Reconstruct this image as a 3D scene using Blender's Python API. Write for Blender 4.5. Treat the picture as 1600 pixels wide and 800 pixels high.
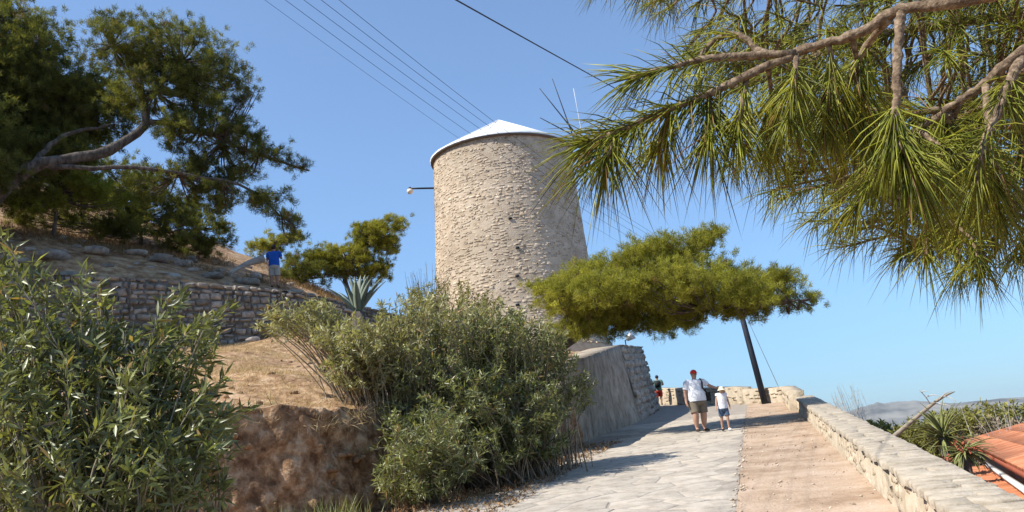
import bpy, bmesh, math, random
import numpy as np
from mathutils import Vector, Matrix

# ------------------------------------------------------------------ camera, sky, sun
for o in list(bpy.data.objects): bpy.data.objects.remove(o)
scn = bpy.context.scene
COL = scn.collection
FPX = 1400.0
PITCH = math.radians(12.6); ROLL = math.radians(5.5)
CF = np.array([0, math.cos(PITCH), math.sin(PITCH)])
_r0 = np.array([1.0, 0, 0]); _u0 = np.array([0, -math.sin(PITCH), math.cos(PITCH)])
CR = math.cos(ROLL) * _r0 - math.sin(ROLL) * _u0
CU = math.sin(ROLL) * _r0 + math.cos(ROLL) * _u0
CAM = np.array([0, 0, 1.6])
cd = bpy.data.cameras.new('camera'); cam = bpy.data.objects.new('camera', cd); COL.objects.link(cam)
cd.sensor_width = 36; cd.lens = 36 * FPX / 1600; cd.clip_start = 0.05; cd.clip_end = 60000
cam.matrix_world = Matrix(((CR[0], CU[0], -CF[0], CAM[0]), (CR[1], CU[1], -CF[1], CAM[1]), (CR[2], CU[2], -CF[2], CAM[2]), (0, 0, 0, 1)))
scn.camera = cam
scn.render.resolution_x = 1024; scn.render.resolution_y = 512

SUN_EL = math.radians(48.5)
SUN_H = np.array([-0.930, -0.367])            # towards the sun, seen from above
w = bpy.data.worlds.new('World'); scn.world = w; w.use_nodes = True
nt = w.node_tree; nt.nodes.clear()
sky = nt.nodes.new('ShaderNodeTexSky'); sky.sky_type = 'NISHITA'; sky.sun_disc = False
sky.sun_elevation = SUN_EL; sky.sun_rotation = math.atan2(SUN_H[0], SUN_H[1])
sky.altitude = 15000; sky.air_density = 10.0; sky.dust_density = 0.0; sky.ozone_density = 10.0
bg = nt.nodes.new('ShaderNodeBackground'); bg.inputs[1].default_value = 0.115
wo = nt.nodes.new('ShaderNodeOutputWorld')
hs = nt.nodes.new('ShaderNodeHueSaturation'); hs.inputs['Saturation'].default_value = 0.88
nt.links.new(sky.outputs[0], hs.inputs['Color']); nt.links.new(hs.outputs[0], bg.inputs[0]); nt.links.new(bg.outputs[0], wo.inputs[0])
sl = bpy.data.lights.new('sun', 'SUN'); so = bpy.data.objects.new('sun', sl); COL.objects.link(so)
sl.energy = 5.0; sl.angle = math.radians(0.53); sl.color = (1.0, 0.955, 0.88)
sdir = Vector((SUN_H[0] * math.cos(SUN_EL), SUN_H[1] * math.cos(SUN_EL), math.sin(SUN_EL)))
so.rotation_euler = sdir.to_track_quat('Z', 'Y').to_euler(); so.location = (-20, -10, 40)
scn.view_settings.view_transform = 'Standard'; scn.view_settings.look = 'None'
scn.view_settings.exposure = 0.6; scn.view_settings.gamma = 1.0; scn.view_settings.use_curve_mapping = False

# ------------------------------------------------------------------ helpers
def ray(x, y): return CF + CR * ((x - 800) / FPX) + CU * ((400 - y) / FPX)
def at(x, y, r):
    d = ray(x, y); return CAM + d * (r / math.hypot(d[0], d[1]))
def pxm(r): return r / FPX * 1.03          # metres per picture unit at that distance
AZ = math.radians(14.15); SLOPE = 0.0717
RD = np.array([math.sin(AZ), math.cos(AZ)]); RN = np.array([math.cos(AZ), -math.sin(AZ)])
def st(s, t, h=0.0):
    p = RD * s + RN * t; return np.array([p[0], p[1], SLOPE * s + h])
def to_st(x, y): return x * RD[0] + y * RD[1], x * RN[0] + y * RN[1]
def nrm(v): v = np.asarray(v, float); return v / np.maximum(np.linalg.norm(v, axis=-1, keepdims=True), 1e-9)

LOC = {}
def tag(o, label=None, cat=None, group=None, kind=None):
    if label: o['label'] = label
    if cat: o['category'] = cat
    if group: o['group'] = group
    if kind: o['kind'] = kind
    return o
def thing(name, loc, label, cat, group=None):
    o = bpy.data.objects.new(name, None); COL.objects.link(o); o.empty_display_size = 0.3
    o.location = tuple(float(c) for c in loc); LOC[o] = np.array(loc, float)
    return tag(o, label, cat, group)
def build(name, V, F, mat, parent=None, tint=None, smooth=False, kind=None, origin=None):
    """V world coords (n,3); F: (m,3)/(m,4) int array or list of arrays/lists; tint per-vertex 0..1"""
    V = np.asarray(V, float).reshape(-1, 3)
    base = LOC[parent] if parent is not None else (np.asarray(origin, float) if origin is not None else np.zeros(3))
    me = bpy.data.meshes.new(name)
    Fl = F if isinstance(F, (list, tuple)) else [F]
    if len(Fl) and np.isscalar(Fl[0][0]) : Fl = [np.array(f)[None] for f in Fl]
    Fl = [np.asarray(f, np.int32) for f in Fl if len(f)]
    tot = np.concatenate([np.full(len(f), f.shape[1], np.int32) for f in Fl])
    li = np.concatenate([f.ravel() for f in Fl])
    me.vertices.add(len(V)); me.vertices.foreach_set('co', (V - base).astype(np.float32).ravel())
    me.loops.add(len(li)); me.loops.foreach_set('vertex_index', li)
    me.polygons.add(len(tot))
    stt = np.concatenate([[0], np.cumsum(tot)[:-1]]).astype(np.int32)
    me.polygons.foreach_set('loop_start', stt)
    if smooth: me.polygons.foreach_set('use_smooth', np.ones(len(tot), bool))
    if tint is not None:
        a = me.attributes.new('tint', 'FLOAT', 'POINT'); a.data.foreach_set('value', np.asarray(tint, np.float32))
    me.update(calc_edges=True); me.validate()
    me.materials.append(mat)
    o = bpy.data.objects.new(name, me); COL.objects.link(o)
    if parent is not None: o.parent = parent
    elif origin is not None: o.location = tuple(float(c) for c in origin)
    LOC[o] = base
    if kind: o['kind'] = kind
    return o
class Acc:
    def __init__(s): s.V = []; s.F3 = []; s.F4 = []; s.T = []; s.n = 0
    def add(s, V, F3=None, F4=None, T=0.5):
        V = np.asarray(V, float)
        if F3 is not None and len(F3): s.F3.append(np.asarray(F3, int) + s.n)
        if F4 is not None and len(F4): s.F4.append(np.asarray(F4, int) + s.n)
        s.V.append(V); s.T.append(np.full(len(V), T) if np.isscalar(T) else np.asarray(T)); s.n += len(V)
    def build(s, name, mat, parent=None, **k):
        F = []
        if s.F3: F.append(np.concatenate(s.F3))
        if s.F4: F.append(np.concatenate(s.F4))
        return build(name, np.concatenate(s.V), F, mat, parent, tint=np.concatenate(s.T), **k)
def box_vf(c, sx, sy, sz, rz=0.0, ax=None):
    if ax is None:
        ax = np.array([[math.cos(rz), math.sin(rz), 0], [-math.sin(rz), math.cos(rz), 0], [0, 0, 1]])
    V = np.array([[i, j, k] for k in (-1, 1) for j in (-1, 1) for i in (-1, 1)], float) * np.array([sx, sy, sz]) / 2
    return np.asarray(c) + V @ ax, np.array([[0, 2, 3, 1], [4, 5, 7, 6], [0, 1, 5, 4], [2, 6, 7, 3], [0, 4, 6, 2], [1, 3, 7, 5]])
def tube_vf(P, R, sides=6, cap=True):
    P = np.asarray(P, float); n = len(P); R = np.broadcast_to(np.asarray(R, float), (n,))
    T = np.gradient(P, axis=0); T = nrm(T)
    ref = np.array([0, 0, 1.0]) if abs(T[0][2]) < 0.9 else np.array([1.0, 0, 0])
    V = np.zeros((n, sides, 3)); u = nrm(np.cross(T[0], ref))
    ang = np.arange(sides) * 2 * math.pi / sides
    for i in range(n):
        u = u - T[i] * (u @ T[i]); u = u / max(np.linalg.norm(u), 1e-9); v = np.cross(T[i], u)
        V[i] = P[i] + R[i] * (np.cos(ang)[:, None] * u + np.sin(ang)[:, None] * v)
    V = V.reshape(-1, 3)
    i = np.arange(n - 1)[:, None] * sides; j = np.arange(sides)[None]; k = (j + 1) % sides
    F4 = np.stack([i + j, i + k, i + sides + k, i + sides + j], -1).reshape(-1, 4)
    F3 = np.zeros((0, 3), int)
    if cap:
        V = np.concatenate([V, P[:1], P[-1:]]); a = n * sides; b = a + 1; j = np.arange(sides); k = (j + 1) % sides
        F3 = np.concatenate([np.stack([np.full(sides, a), k, j], -1), np.stack([np.full(sides, b), (n - 1) * sides + j, (n - 1) * sides + k], -1)])
    return V, F3, F4
def curve(pts, n=12):
    pts = np.asarray(pts, float)
    if len(pts) == 2: return pts[0] + (pts[1] - pts[0]) * np.linspace(0, 1, n)[:, None]
    q = np.concatenate([[2 * pts[0] - pts[1]], pts, [2 * pts[-1] - pts[-2]]]); out = []
    m = len(pts) - 1
    for u in np.linspace(0, m - 1e-6, n):
        i = int(u); f = u - i; a, b, c, d = q[i:i + 4]
        out.append(0.5 * ((2 * b) + (-a + c) * f + (2 * a - 5 * b + 4 * c - d) * f * f + (-a + 3 * b - 3 * c + d) * f ** 3))
    return np.array(out)
def lathe_vf(prof, c, sides=48):
    prof = np.asarray(prof, float); n = len(prof); ang = np.arange(sides) * 2 * math.pi / sides
    V = np.stack([c[0] + prof[:, 0, None] * np.cos(ang), c[1] + prof[:, 0, None] * np.sin(ang), np.repeat(prof[:, 1, None], sides, 1)], -1).reshape(-1, 3)
    i = np.arange(n - 1)[:, None] * sides; j = np.arange(sides)[None]; k = (j + 1) % sides
    return V, np.stack([i + j, i + k, i + sides + k, i + sides + j], -1).reshape(-1, 4)
def vnoise(x, y, seed=0):
    x = np.asarray(x, float); y = np.asarray(y, float)
    def h(i, j):
        v = np.sin(i * 127.1 + j * 311.7 + seed * 74.7) * 43758.5453
        return v - np.floor(v)
    xi = np.floor(x); yi = np.floor(y); xf = x - xi; yf = y - yi
    u = xf * xf * (3 - 2 * xf); v = yf * yf * (3 - 2 * yf)
    return (h(xi, yi) * (1 - u) + h(xi + 1, yi) * u) * (1 - v) + (h(xi, yi + 1) * (1 - u) + h(xi + 1, yi + 1) * u) * v
def fbm(x, y, seed=0, oct=4):
    s = 0; a = 0.5
    for k in range(oct): s = s + a * (vnoise(x * 2 ** k, y * 2 ** k, seed + k) - 0.5); a *= 0.5
    return s

# ------------------------------------------------------------------ materials
def mat(name, stops, scale=4.0, rough=0.85, bump=0.0, bscale=30.0, tint=0.0, detail=8, trans=None, spec=0.3, scale2=None, amt2=0.35, stretch=None, metal=0.0, obj=0.0, dead=None):
    """procedural: noise through a colour ramp, optional second large noise, per-piece tint, bump, translucency"""
    m = bpy.data.materials.new(name); m.use_nodes = True; t = m.node_tree; N = t.nodes; L = t.links; N.clear()
    out = N.new('ShaderNodeOutputMaterial'); b = N.new('ShaderNodeBsdfPrincipled')
    b.inputs['Roughness'].default_value = rough; b.inputs['Specular IOR Level'].default_value = spec; b.inputs['Metallic'].default_value = metal
    if rough >= .9 and 'Diffuse Roughness' in b.inputs: b.inputs['Diffuse Roughness'].default_value = 0.35
    tc = N.new('ShaderNodeNewGeometry'); vec = tc.outputs['Position']
    if stretch:
        mp = N.new('ShaderNodeMapping'); mp.inputs['Scale'].default_value = stretch; L.new(vec, mp.inputs[0]); vec = mp.outputs[0]
    n1 = N.new('ShaderNodeTexNoise'); n1.inputs['Scale'].default_value = scale; n1.inputs['Detail'].default_value = detail; n1.inputs['Roughness'].default_value = 0.65
    L.new(vec, n1.inputs['Vector'])
    rp = N.new('ShaderNodeValToRGB'); e = rp.color_ramp.elements
    while len(e) > 1: e.remove(e[-1])
    ns = len(stops)
    for i, c in enumerate(stops):
        pos = 0.36 + 0.28 * i / max(ns - 1, 1)
        if i == 0: e[0].position = pos; el = e[0]
        else: el = e.new(pos)
        el.color = (c[0], c[1], c[2], 1)
    L.new(n1.outputs['Fac'], rp.inputs[0]); colr = rp.outputs[0]
    def mul(colr, fac_out, lo, hi):
        mr = N.new('ShaderNodeMapRange'); mr.inputs['From Min'].default_value = 0.0; mr.inputs['From Max'].default_value = 1.0
        mr.inputs['To Min'].default_value = lo; mr.inputs['To Max'].default_value = hi; L.new(fac_out, mr.inputs['Value'])
        mx = N.new('ShaderNodeVectorMath'); mx.operation = 'SCALE'; L.new(colr, mx.inputs[0]); L.new(mr.outputs[0], mx.inputs['Scale']); return mx.outputs[0]
    if scale2:
        n2 = N.new('ShaderNodeTexNoise'); n2.inputs['Scale'].default_value = scale2; n2.inputs['Detail'].default_value = 4; L.new(tc.outputs['Position'], n2.inputs['Vector'])
        colr = mul(colr, n2.outputs['Fac'], 1 - amt2 * 1.5, 1 + amt2 * 1.5)
    if tint:
        at_ = N.new('ShaderNodeAttribute'); at_.attribute_name = 'tint'; colr = mul(colr, at_.outputs['Fac'], 1 - tint, 1 + tint)
    if dead:
        cmpn = N.new('ShaderNodeMath'); cmpn.operation = 'GREATER_THAN'; cmpn.inputs[1].default_value = dead[0]; L.new(at_.outputs['Fac'], cmpn.inputs[0])
        mxd = N.new('ShaderNodeMix'); mxd.data_type = 'RGBA'; L.new(cmpn.outputs[0], mxd.inputs[0]); L.new(colr, mxd.inputs[6]); mxd.inputs[7].default_value = (*dead[1], 1); colr = mxd.outputs[2]
    if obj:
        oi = N.new('ShaderNodeObjectInfo'); colr = mul(colr, oi.outputs['Random'], 1 - obj, 1 + obj)
    L.new(colr, b.inputs['Base Color'])
    if bump:
        n3 = N.new('ShaderNodeTexNoise'); n3.inputs['Scale'].default_value = bscale; n3.inputs['Detail'].default_value = 6; L.new(vec, n3.inputs['Vector'])
        bp = N.new('ShaderNodeBump'); bp.inputs['Strength'].default_value = min(1, bump); bp.inputs['Distance'].default_value = 0.6 / bscale
        L.new(n3.outputs['Fac'], bp.inputs['Height']); L.new(bp.outputs[0], b.inputs['Normal'])
    sh = b.outputs[0]
    if trans:
        tr = N.new('ShaderNodeBsdfTranslucent'); sc = N.new('ShaderNodeVectorMath'); sc.operation = 'MULTIPLY'; sc.inputs[1].default_value = trans[1]
        L.new(colr, sc.inputs[0]); L.new(sc.outputs[0], tr.inputs[0])
        mx = N.new('ShaderNodeMixShader'); mx.inputs[0].default_value = trans[0]; L.new(sh, mx.inputs[1]); L.new(tr.outputs[0], mx.inputs[2]); sh = mx.outputs[0]
    L.new(sh, out.inputs[0]); return m
def flat(name, c, rough=0.7, spec=0.3, var=0.12, sc=20, metal=0.0, bump=0.0):
    return mat(name, [tuple(x * (1 - var) for x in c), tuple(x * (1 + var) for x in c)], scale=sc, rough=rough, spec=spec, metal=metal, bump=bump, bscale=sc * 3)
M = {}
M['tower_mortar'] = mat('tower_mortar', [(.45, .345, .235), (.56, .45, .325), (.62, .51, .38)], 2.6, .95, .7, 20, scale2=.42, amt2=.22)
M['tower_stone'] = mat('tower_stone', [(.40, .30, .20), (.55, .44, .315), (.63, .52, .39)], 6, .92, .7, 24, tint=.16, scale2=.42, amt2=.22)
M['roof_white'] = mat('roof_white', [(.70, .71, .73), (.80, .81, .83), (.86, .87, .88)], 1.2, .5, .08, 10, stretch=(1, 1, .2))
M['roof_rim'] = flat('roof_rim', (.16, .12, .09))
M['soil'] = mat('soil', [(.20, .11, .055), (.38, .235, .125), (.52, .37, .225)], 2.6, .97, 1, 9, scale2=.3, amt2=.25, detail=12)
M['dirt_verge'] = mat('dirt_verge', [(.29, .195, .125), (.39, .28, .19), (.46, .345, .25)], 1.6, .97, .9, 22, scale2=.35, amt2=.2, detail=12)
M['flagstone'] = mat('flagstone', [(.30, .255, .20), (.40, .345, .275), (.46, .40, .325)], 4.0, .93, .6, 22, tint=.05, scale2=.6, amt2=.18, detail=12)
M['path_joint'] = mat('path_joint', [(.24, .205, .165), (.35, .30, .245)], 4, .97, .8, 30)
M['bank'] = mat('bank', [(.12, .06, .028), (.30, .175, .09), (.52, .365, .225)], 5, .97, 1, 10, scale2=1.1, amt2=.32, detail=14)
M['plaster_wall'] = mat('plaster_wall', [(.20, .16, .115), (.32, .265, .20), (.41, .35, .275)], 2.5, .95, 1, 12, scale2=.7, amt2=.32, detail=12)
M['butt_stone'] = mat('butt_stone', [(.25, .205, .16), (.37, .315, .255), (.45, .395, .33)], 5, .93, .8, 26, tint=.25)
M['dry_stone'] = mat('dry_stone', [(.18, .15, .115), (.30, .255, .205), (.40, .35, .29)], 4, .93, .8, 24, tint=.35, scale2=.8, amt2=.25)
M['rock'] = mat('rock', [(.22, .19, .16), (.38, .34, .29), (.50, .455, .40)], 2, .93, .9, 12, tint=.15)
M['coping'] = mat('coping', [(.30, .25, .18), (.385, .325, .245), (.44, .38, .295)], 7, .9, .8, 30, tint=.08, scale2=.8, amt2=.12)
M['parapet'] = mat('parapet', [(.36, .285, .195), (.47, .385, .275), (.53, .445, .335)], 4, .94, 1, 20, tint=.10, scale2=.7, amt2=.18)
M['bark'] = mat('bark', [(.05, .04, .032), (.11, .09, .072), (.18, .15, .125)], 7, .95, 1, 18, stretch=(1, 1, .35), detail=12)
M['near_bark'] = mat('near_bark', [(.085, .055, .033), (.20, .138, .085), (.36, .265, .175)], 75, .92, 1, 130, detail=10)
M['pine_dark'] = mat('pine_dark', [(.095, .108, .028), (.19, .20, .05)], .7, .8, tint=.6, trans=(.42, (1.45, 1.35, .6)), spec=.15, dead=(.95, (.20, .14, .08)))
M['pine_olive'] = mat('pine_olive', [(.20, .205, .034), (.35, .335, .06)], .8, .8, tint=.5, trans=(.42, (1.3, 1.25, .5)), spec=.15, dead=(.97, (.26, .18, .09)))
M['pine_bright'] = mat('pine_bright', [(.18, .22, .04), (.30, .33, .065)], .9, .8, tint=.5, trans=(.4, (1.4, 1.35, .6)), spec=.15)
M['needle'] = mat('needle', [(.165, .205, .02), (.39, .385, .05)], 9, .42, tint=.68, trans=(.42, (1.35, 1.2, .4)), spec=.4, dead=(.955, (.38, .23, .09)))
M['dead_needle'] = flat('dead_needle', (.33, .20, .08))
M['oleander'] = mat('oleander', [(.12, .14, .05), (.25, .255, .105)], 2, .38, tint=.75, trans=(.3, (1.35, 1.35, .5)), spec=.5, dead=(.96, (.36, .24, .11)))  # darker of two leaf tones, part shade; palest tints stand for glints
M['oleander_lit_dusty'] = mat('oleander_lit_dusty', [(.25, .25, .105), (.43, .40, .21)], 1.6, .45, tint=.6, trans=(.32, (1.25, 1.25, .55)), spec=.45, dead=(.95, (.44, .30, .15)))  # paler copy of the leaf: sunlit tops put into the colour, plus dust
M['stem'] = mat('stem', [(.20, .16, .105), (.33, .275, .195)], 12, .85)
M['agave'] = mat('agave', [(.13, .16, .12), (.215, .245, .19)], 5, .6, tint=.25, stretch=(1, 1, .3))
M['yucca'] = mat('yucca', [(.13, .15, .045), (.28, .285, .10)], 6, .5, tint=.45, trans=(.12, (1.5, 1.5, .6)))
M['scrub'] = mat('scrub', [(.17, .165, .04), (.28, .26, .075)], .9, .85, tint=.45, trans=(.25, (1.3, 1.3, .6)), spec=.15)
M['scrub_dry'] = mat('scrub_dry', [(.20, .16, .095), (.33, .275, .18)], .9, .9, tint=.4)
M['dry_grass'] = mat('dry_grass', [(.42, .30, .15), (.62, .48, .27)], 2, .9, tint=.4, trans=(.25, (1.2, 1.15, .8)))
M['litter'] = mat('litter', [(.17, .095, .045), (.34, .22, .11)], 8, .95, tint=.5)
M['terracotta'] = mat('terracotta', [(.36, .125, .052), (.46, .17, .078), (.52, .225, .115)], 3, .85, .3, 30, tint=.12)
M['tile_end'] = flat('tile_end', (.30, .085, .045), .85)
M['whitewash'] = flat('whitewash', (.74, .73, .70), .85, var=.04, sc=3)
M['house_wall'] = flat('house_wall', (.38, .29, .22), .9, sc=3)
M['pole_wood'] = mat('pole_wood', [(.012, .016, .024), (.035, .042, .055)], 6, .7, .3, 30, stretch=(1, 1, .2))
M['wire'] = flat('wire', (.02, .022, .03), .6)
M['sea'] = mat('sea', [(.012, .045, .13), (.018, .06, .16)], .02, .25, .25, .15, spec=.5)
M['mountain'] = mat('mountain', [(.075, .075, .068), (.155, .15, .13), (.24, .225, .19)], .0022, .95, scale2=.0009, amt2=.25)
M['skin'] = flat('skin', (.46, .27, .185), .6, var=.06)
M['skin_tan'] = flat('skin_tan', (.38, .21, .135), .6, var=.06)
M['white_cloth'] = mat('white_cloth', [(.74, .74, .76), (.82, .82, .83)], 5, .9, .5, 14)
M['khaki'] = flat('khaki', (.20, .165, .12), .9)
M['denim'] = flat('denim', (.075, .115, .18), .9)
M['blue_cloth'] = flat('blue_cloth', (.012, .10, .48), .85)
M['beige_cloth'] = flat('beige_cloth', (.46, .42, .37), .9)
M['red_cloth'] = flat('red_cloth', (.50, .028, .020), .85)
M['red_shorts'] = flat('red_shorts', (.42, .045, .030), .85)
M['navy'] = flat('navy', (.02, .03, .075), .85)
M['black_cloth'] = flat('black_cloth', (.018, .018, .02), .8)
M['teal_cloth'] = flat('teal_cloth', (.10, .17, .15), .85)
M['hair_dark'] = flat('hair_dark', (.02, .014, .01), .6)
M['hair_blond'] = flat('hair_blond', (.62, .47, .25), .7)
M['straw'] = flat('straw', (.72, .64, .46), .85)
M['leather'] = flat('leather', (.06, .04, .03), .7)
M['dark_metal'] = flat('dark_metal', (.03, .032, .036), .5, metal=.6)
M['lamp_glass'] = flat('lamp_glass', (.72, .62, .48), .25, .5, .03)
M['grey_metal'] = flat('grey_metal', (.42, .44, .46), .45, metal=.5)
M['weathered'] = mat('weathered', [(.36, .33, .29), (.55, .52, .47)], 5, .9, .6, 20, stretch=(.3, .3, 1))
M['sail_wood'] = flat('sail_wood', (.055, .06, .07), .8)
M['sail_pale'] = flat('sail_pale', (.62, .62, .62), .8)
M['brown_grass'] = mat('brown_grass', [(.20, .125, .06), (.36, .24, .12)], 2, .9, tint=.45, trans=(.2, (1.2, 1.15, .8)))
M['pebble'] = mat('pebble', [(.26, .19, .13), (.48, .38, .28), (.60, .52, .42)], 6, .93, tint=.3)

# ------------------------------------------------------------------ terrain
MW = lambda x, y, r: at(x, y, r)
# line of the dry stone wall on the hillside (near left to far right)
WALL_A = np.array([-21.5, 24.0]); WALL_B = np.array([-7.0, 32.4]); WALL_C = np.array([-2.5, 34.6])
_ctrl_low = [at(540, 668, 14.2), at(500, 658, 13.6), at(440, 642, 12.9), at(380, 640, 12.3), at(300, 655, 11.6), at(450, 590, 19), at(400, 562, 25),
             at(520, 565, 24), at(620, 560, 24), at(560, 520, 33), at(100, 640, 16), at(250, 600, 20),
             np.array([-9, 10, 1.75]), np.array([-11, 4, 1.55]), np.array([-16, 5, 2.4]), np.array([-20, 15, 4.6]), np.array([-14, -5, 1.0]),
             st(18, -6.6, 1.65), st(22, -6.2, 2.2), st(25, -5.6, 2.8), st(30, -5.6, 2.55), st(37, -5.8, 2.75), st(26, -9, 2.9), st(33.5, -6.5, 2.75), st(32, -9, 3.6),
             np.array([0.3, 40.5, 6.2]), np.array([4, 44, 6.2]), np.array([-4, 40, 6.4]), np.array([1, 48, 6.2]), np.array([7, 50, 5.6]), st(52, -9, 2.0), np.array([-6, 50, 7.0]), np.array([2, 62, 5]), np.array([-10, 70, 6])]
_ctrl_up = [at(290, 400, 41), at(200, 386, 41), at(100, 368, 40),
            at(0, 345, 39.5), at(-150, 320, 38), at(370, 402, 47), at(250, 372, 45), at(150, 338, 46), at(0, 305, 46), at(-200, 240, 46), at(0, 270, 70), at(200, 335, 62),
            at(420, 412, 52), at(540, 470, 46), at(480, 455, 40), np.array([-4, 40, 6.6]), np.array([-2, 36, 6.6]), np.array([-4, 55, 7.0]), np.array([-15, 80, 12]), np.array([-50, 70, 34]), np.array([-45, 30, 26]), np.array([0.3, 41, 6.2]), np.array([5, 46, 6.0])]
def r_wall(px):
    d = ray(px, 450); d = d[:2] / np.hypot(d[0], d[1]); e = WALL_B - WALL_A; k = np.linalg.solve(np.array([[d[0], -e[0]], [d[1], -e[1]]]), WALL_A); return k[0]
_ctrl_low += [at(px, py, r_wall(px) - .4) for px, py in ((470, 512), (440, 526), (340, 541), (200, 550), (60, 560), (-80, 570))]
_ctrl_up += [at(px, py, r_wall(px) + .5) for px, py in ((465, 467), (400, 462), (345, 456), (250, 450), (150, 446), (50, 442), (-80, 438))]
_ctrl_up += [at(px, py, r_wall(px) + 3.2) for px, py in ((400, 446), (330, 430), (250, 412), (150, 398), (50, 386), (-80, 370))]
class TPS:
    def __init__(s, pts, reg=0.02):
        s.p = np.array(pts, float); n = len(s.p); xy = s.p[:, :2]
        K = s.k(np.linalg.norm(xy[:, None] - xy[None], axis=-1)) + reg * np.eye(n) * 10
        A = np.zeros((n + 3, n + 3)); A[:n, :n] = K; A[:n, n] = 1; A[:n, n + 1:] = xy; A[n, :n] = 1; A[n + 1:, :n] = xy.T
        s.c = np.linalg.solve(A, np.concatenate([s.p[:, 2], np.zeros(3)]))
    def k(s, r): return r
    def __call__(s, x, y):
        x = np.asarray(x, float); y = np.asarray(y, float); sh = x.shape; q = np.stack([x.ravel(), y.ravel()], -1); n = len(s.p)
        out = np.zeros(len(q))
        for i in range(0, len(q), 20000):
            b = q[i:i + 20000]; out[i:i + 20000] = s.k(np.linalg.norm(b[:, None] - s.p[None, :, :2], axis=-1)) @ s.c[:n] + s.c[n] + b @ s.c[n + 1:]
        return out.reshape(sh)
HL = TPS(_ctrl_low); HU = TPS(_ctrl_up)
def sstep(v, a, b): v = np.clip((v - a) / (b - a), 0, 1); return v * v * (3 - 2 * v)
def side_wall(x, y):
    # signed distance to the terrace wall line, positive = uphill
    d1 = WALL_B - WALL_A; n1 = np.array([-d1[1], d1[0]]) / np.hypot(*d1)
    d2 = WALL_C - WALL_B; n2 = np.array([-d2[1], d2[0]]) / np.hypot(*d2)
    a = (x - WALL_B[0]) * n1[0] + (y - WALL_B[1]) * n1[1]; b = (x - WALL_B[0]) * n2[0] + (y - WALL_B[1]) * n2[1]
    return np.minimum(a, b)
BANK = np.array([(-12, -8), (-10.2, 3), (-8.6, 9), (-5.7, 12.8), (-3.15, 14.15)] + [tuple(st(17.5, -5.9)[:2]), tuple(st(21, -5.4)[:2]), tuple(st(24.5, -4.95)[:2]),
                 tuple(st(36.2, -4.75)[:2]), tuple(st(46.5, -4.9)[:2]), tuple(st(52, -7.5)[:2]), tuple(st(58, -16)[:2]), tuple(st(70, -30)[:2])])
def poly_sd(x, y, L):
    """signed distance to polyline, + on its left"""
    x = np.asarray(x, float); y = np.asarray(y, float); best = np.full(x.shape, 1e9); sg = np.ones(x.shape)
    for a, b in zip(L[:-1], L[1:]):
        d = b - a; l2 = d @ d; u = np.clip(((x - a[0]) * d[0] + (y - a[1]) * d[1]) / l2, 0, 1)
        qx = x - a[0] - u * d[0]; qy = y - a[1] - u * d[1]; ds = np.hypot(qx, qy)
        cr = d[0] * (y - a[1]) - d[1] * (x - a[0]); m = ds < best - 1e-9
        best = np.where(m, ds, best); sg = np.where(m, np.sign(cr), sg)
    return best * sg
def ground_h(x, y):
    x = np.asarray(x, float); y = np.asarray(y, float)
    s, t = to_st(x, y)
    sc = np.clip(s, -12, 60); z_road = SLOPE * sc - 0.05
    z_road = z_road - 0.22 * np.maximum(s - 54, 0) + 0.05 * np.minimum(s + 12, 0)
    up = sstep(side_wall(x, y), -0.1, 0.35)
    hi = HL(x, y) * (1 - up) + HU(x, y) * up
    hi = np.minimum(hi, 40) + fbm(x * .5, y * .5, 3) * .35
    sb = poly_sd(x, y, BANK); k = sstep(sb, 0.05, 0.45)
    z = z_road * (1 - k) + hi * k
    # right of the parapet the land falls away to the sea
    dr = np.maximum(t - 1.45, 0); q = sstep(t, 1.42, 1.7)
    z_r = SLOPE * np.clip(s, -12, 40) - 1.7 - 0.27 * np.minimum(dr, 30) - 0.36 * np.maximum(dr - 30, 0) + fbm(x * .25, y * .25, 9) * 1.0 - 0.3 * np.maximum(s - 40, 0)
    z = z * (1 - q) + z_r * q
    far = sstep(np.hypot(x, y - 20), 75, 260); z = z * (1 - far) + np.minimum(z, -75) * far * 1.0
    return np.maximum(z, -75)
def gz(x, y): return float(ground_h(np.array([x]), np.array([y]))[0])

def grid(xs, ys, name, mt, extra=None, hole=None):
    X, Y = np.meshgrid(xs, ys); Z = ground_h(X, Y)
    if extra is not None: Z = Z + extra(X, Y)
    nx = len(xs); V = np.stack([X, Y, Z], -1).reshape(-1, 3)
    i = np.arange(len(ys) - 1)[:, None] * nx + np.arange(nx - 1)[None]
    F = np.stack([i, i + 1, i + nx + 1, i + nx], -1).reshape(-1, 4)
    if hole is not None:
        c = V[F].mean(1); F = F[~hole(c[:, 0], c[:, 1])]
    return build(name, V, F, mt, smooth=True)
def nonuni(a, b, c, d, st1, st2):
    l = []; v = b
    s_ = st1
    while v > a: s_ *= 1.25; v -= s_; l.append(v)
    mid = list(np.arange(b, c + 1e-6, st1)); r = []; v = c; s_ = st1
    while v < d: s_ *= 1.25; v += s_; r.append(v)
    return np.array(l[::-1] + mid + r)
xs = nonuni(-420, -26, 16, 420, 0.24, 0); ys = nonuni(-260, -2, 56, 420, 0.24, 0)
def rough(X, Y):
    s, t = to_st(X, Y)
    up = poly_sd(X, Y, BANK) > 0.6
    return np.where(up, fbm(X * 1.7, Y * 1.7, 5) * .16, fbm(X * 1.5, Y * 1.5, 6) * .04)
g = grid(xs, ys, 'ground', M['soil'], rough); tag(g, kind='structure')

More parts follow.
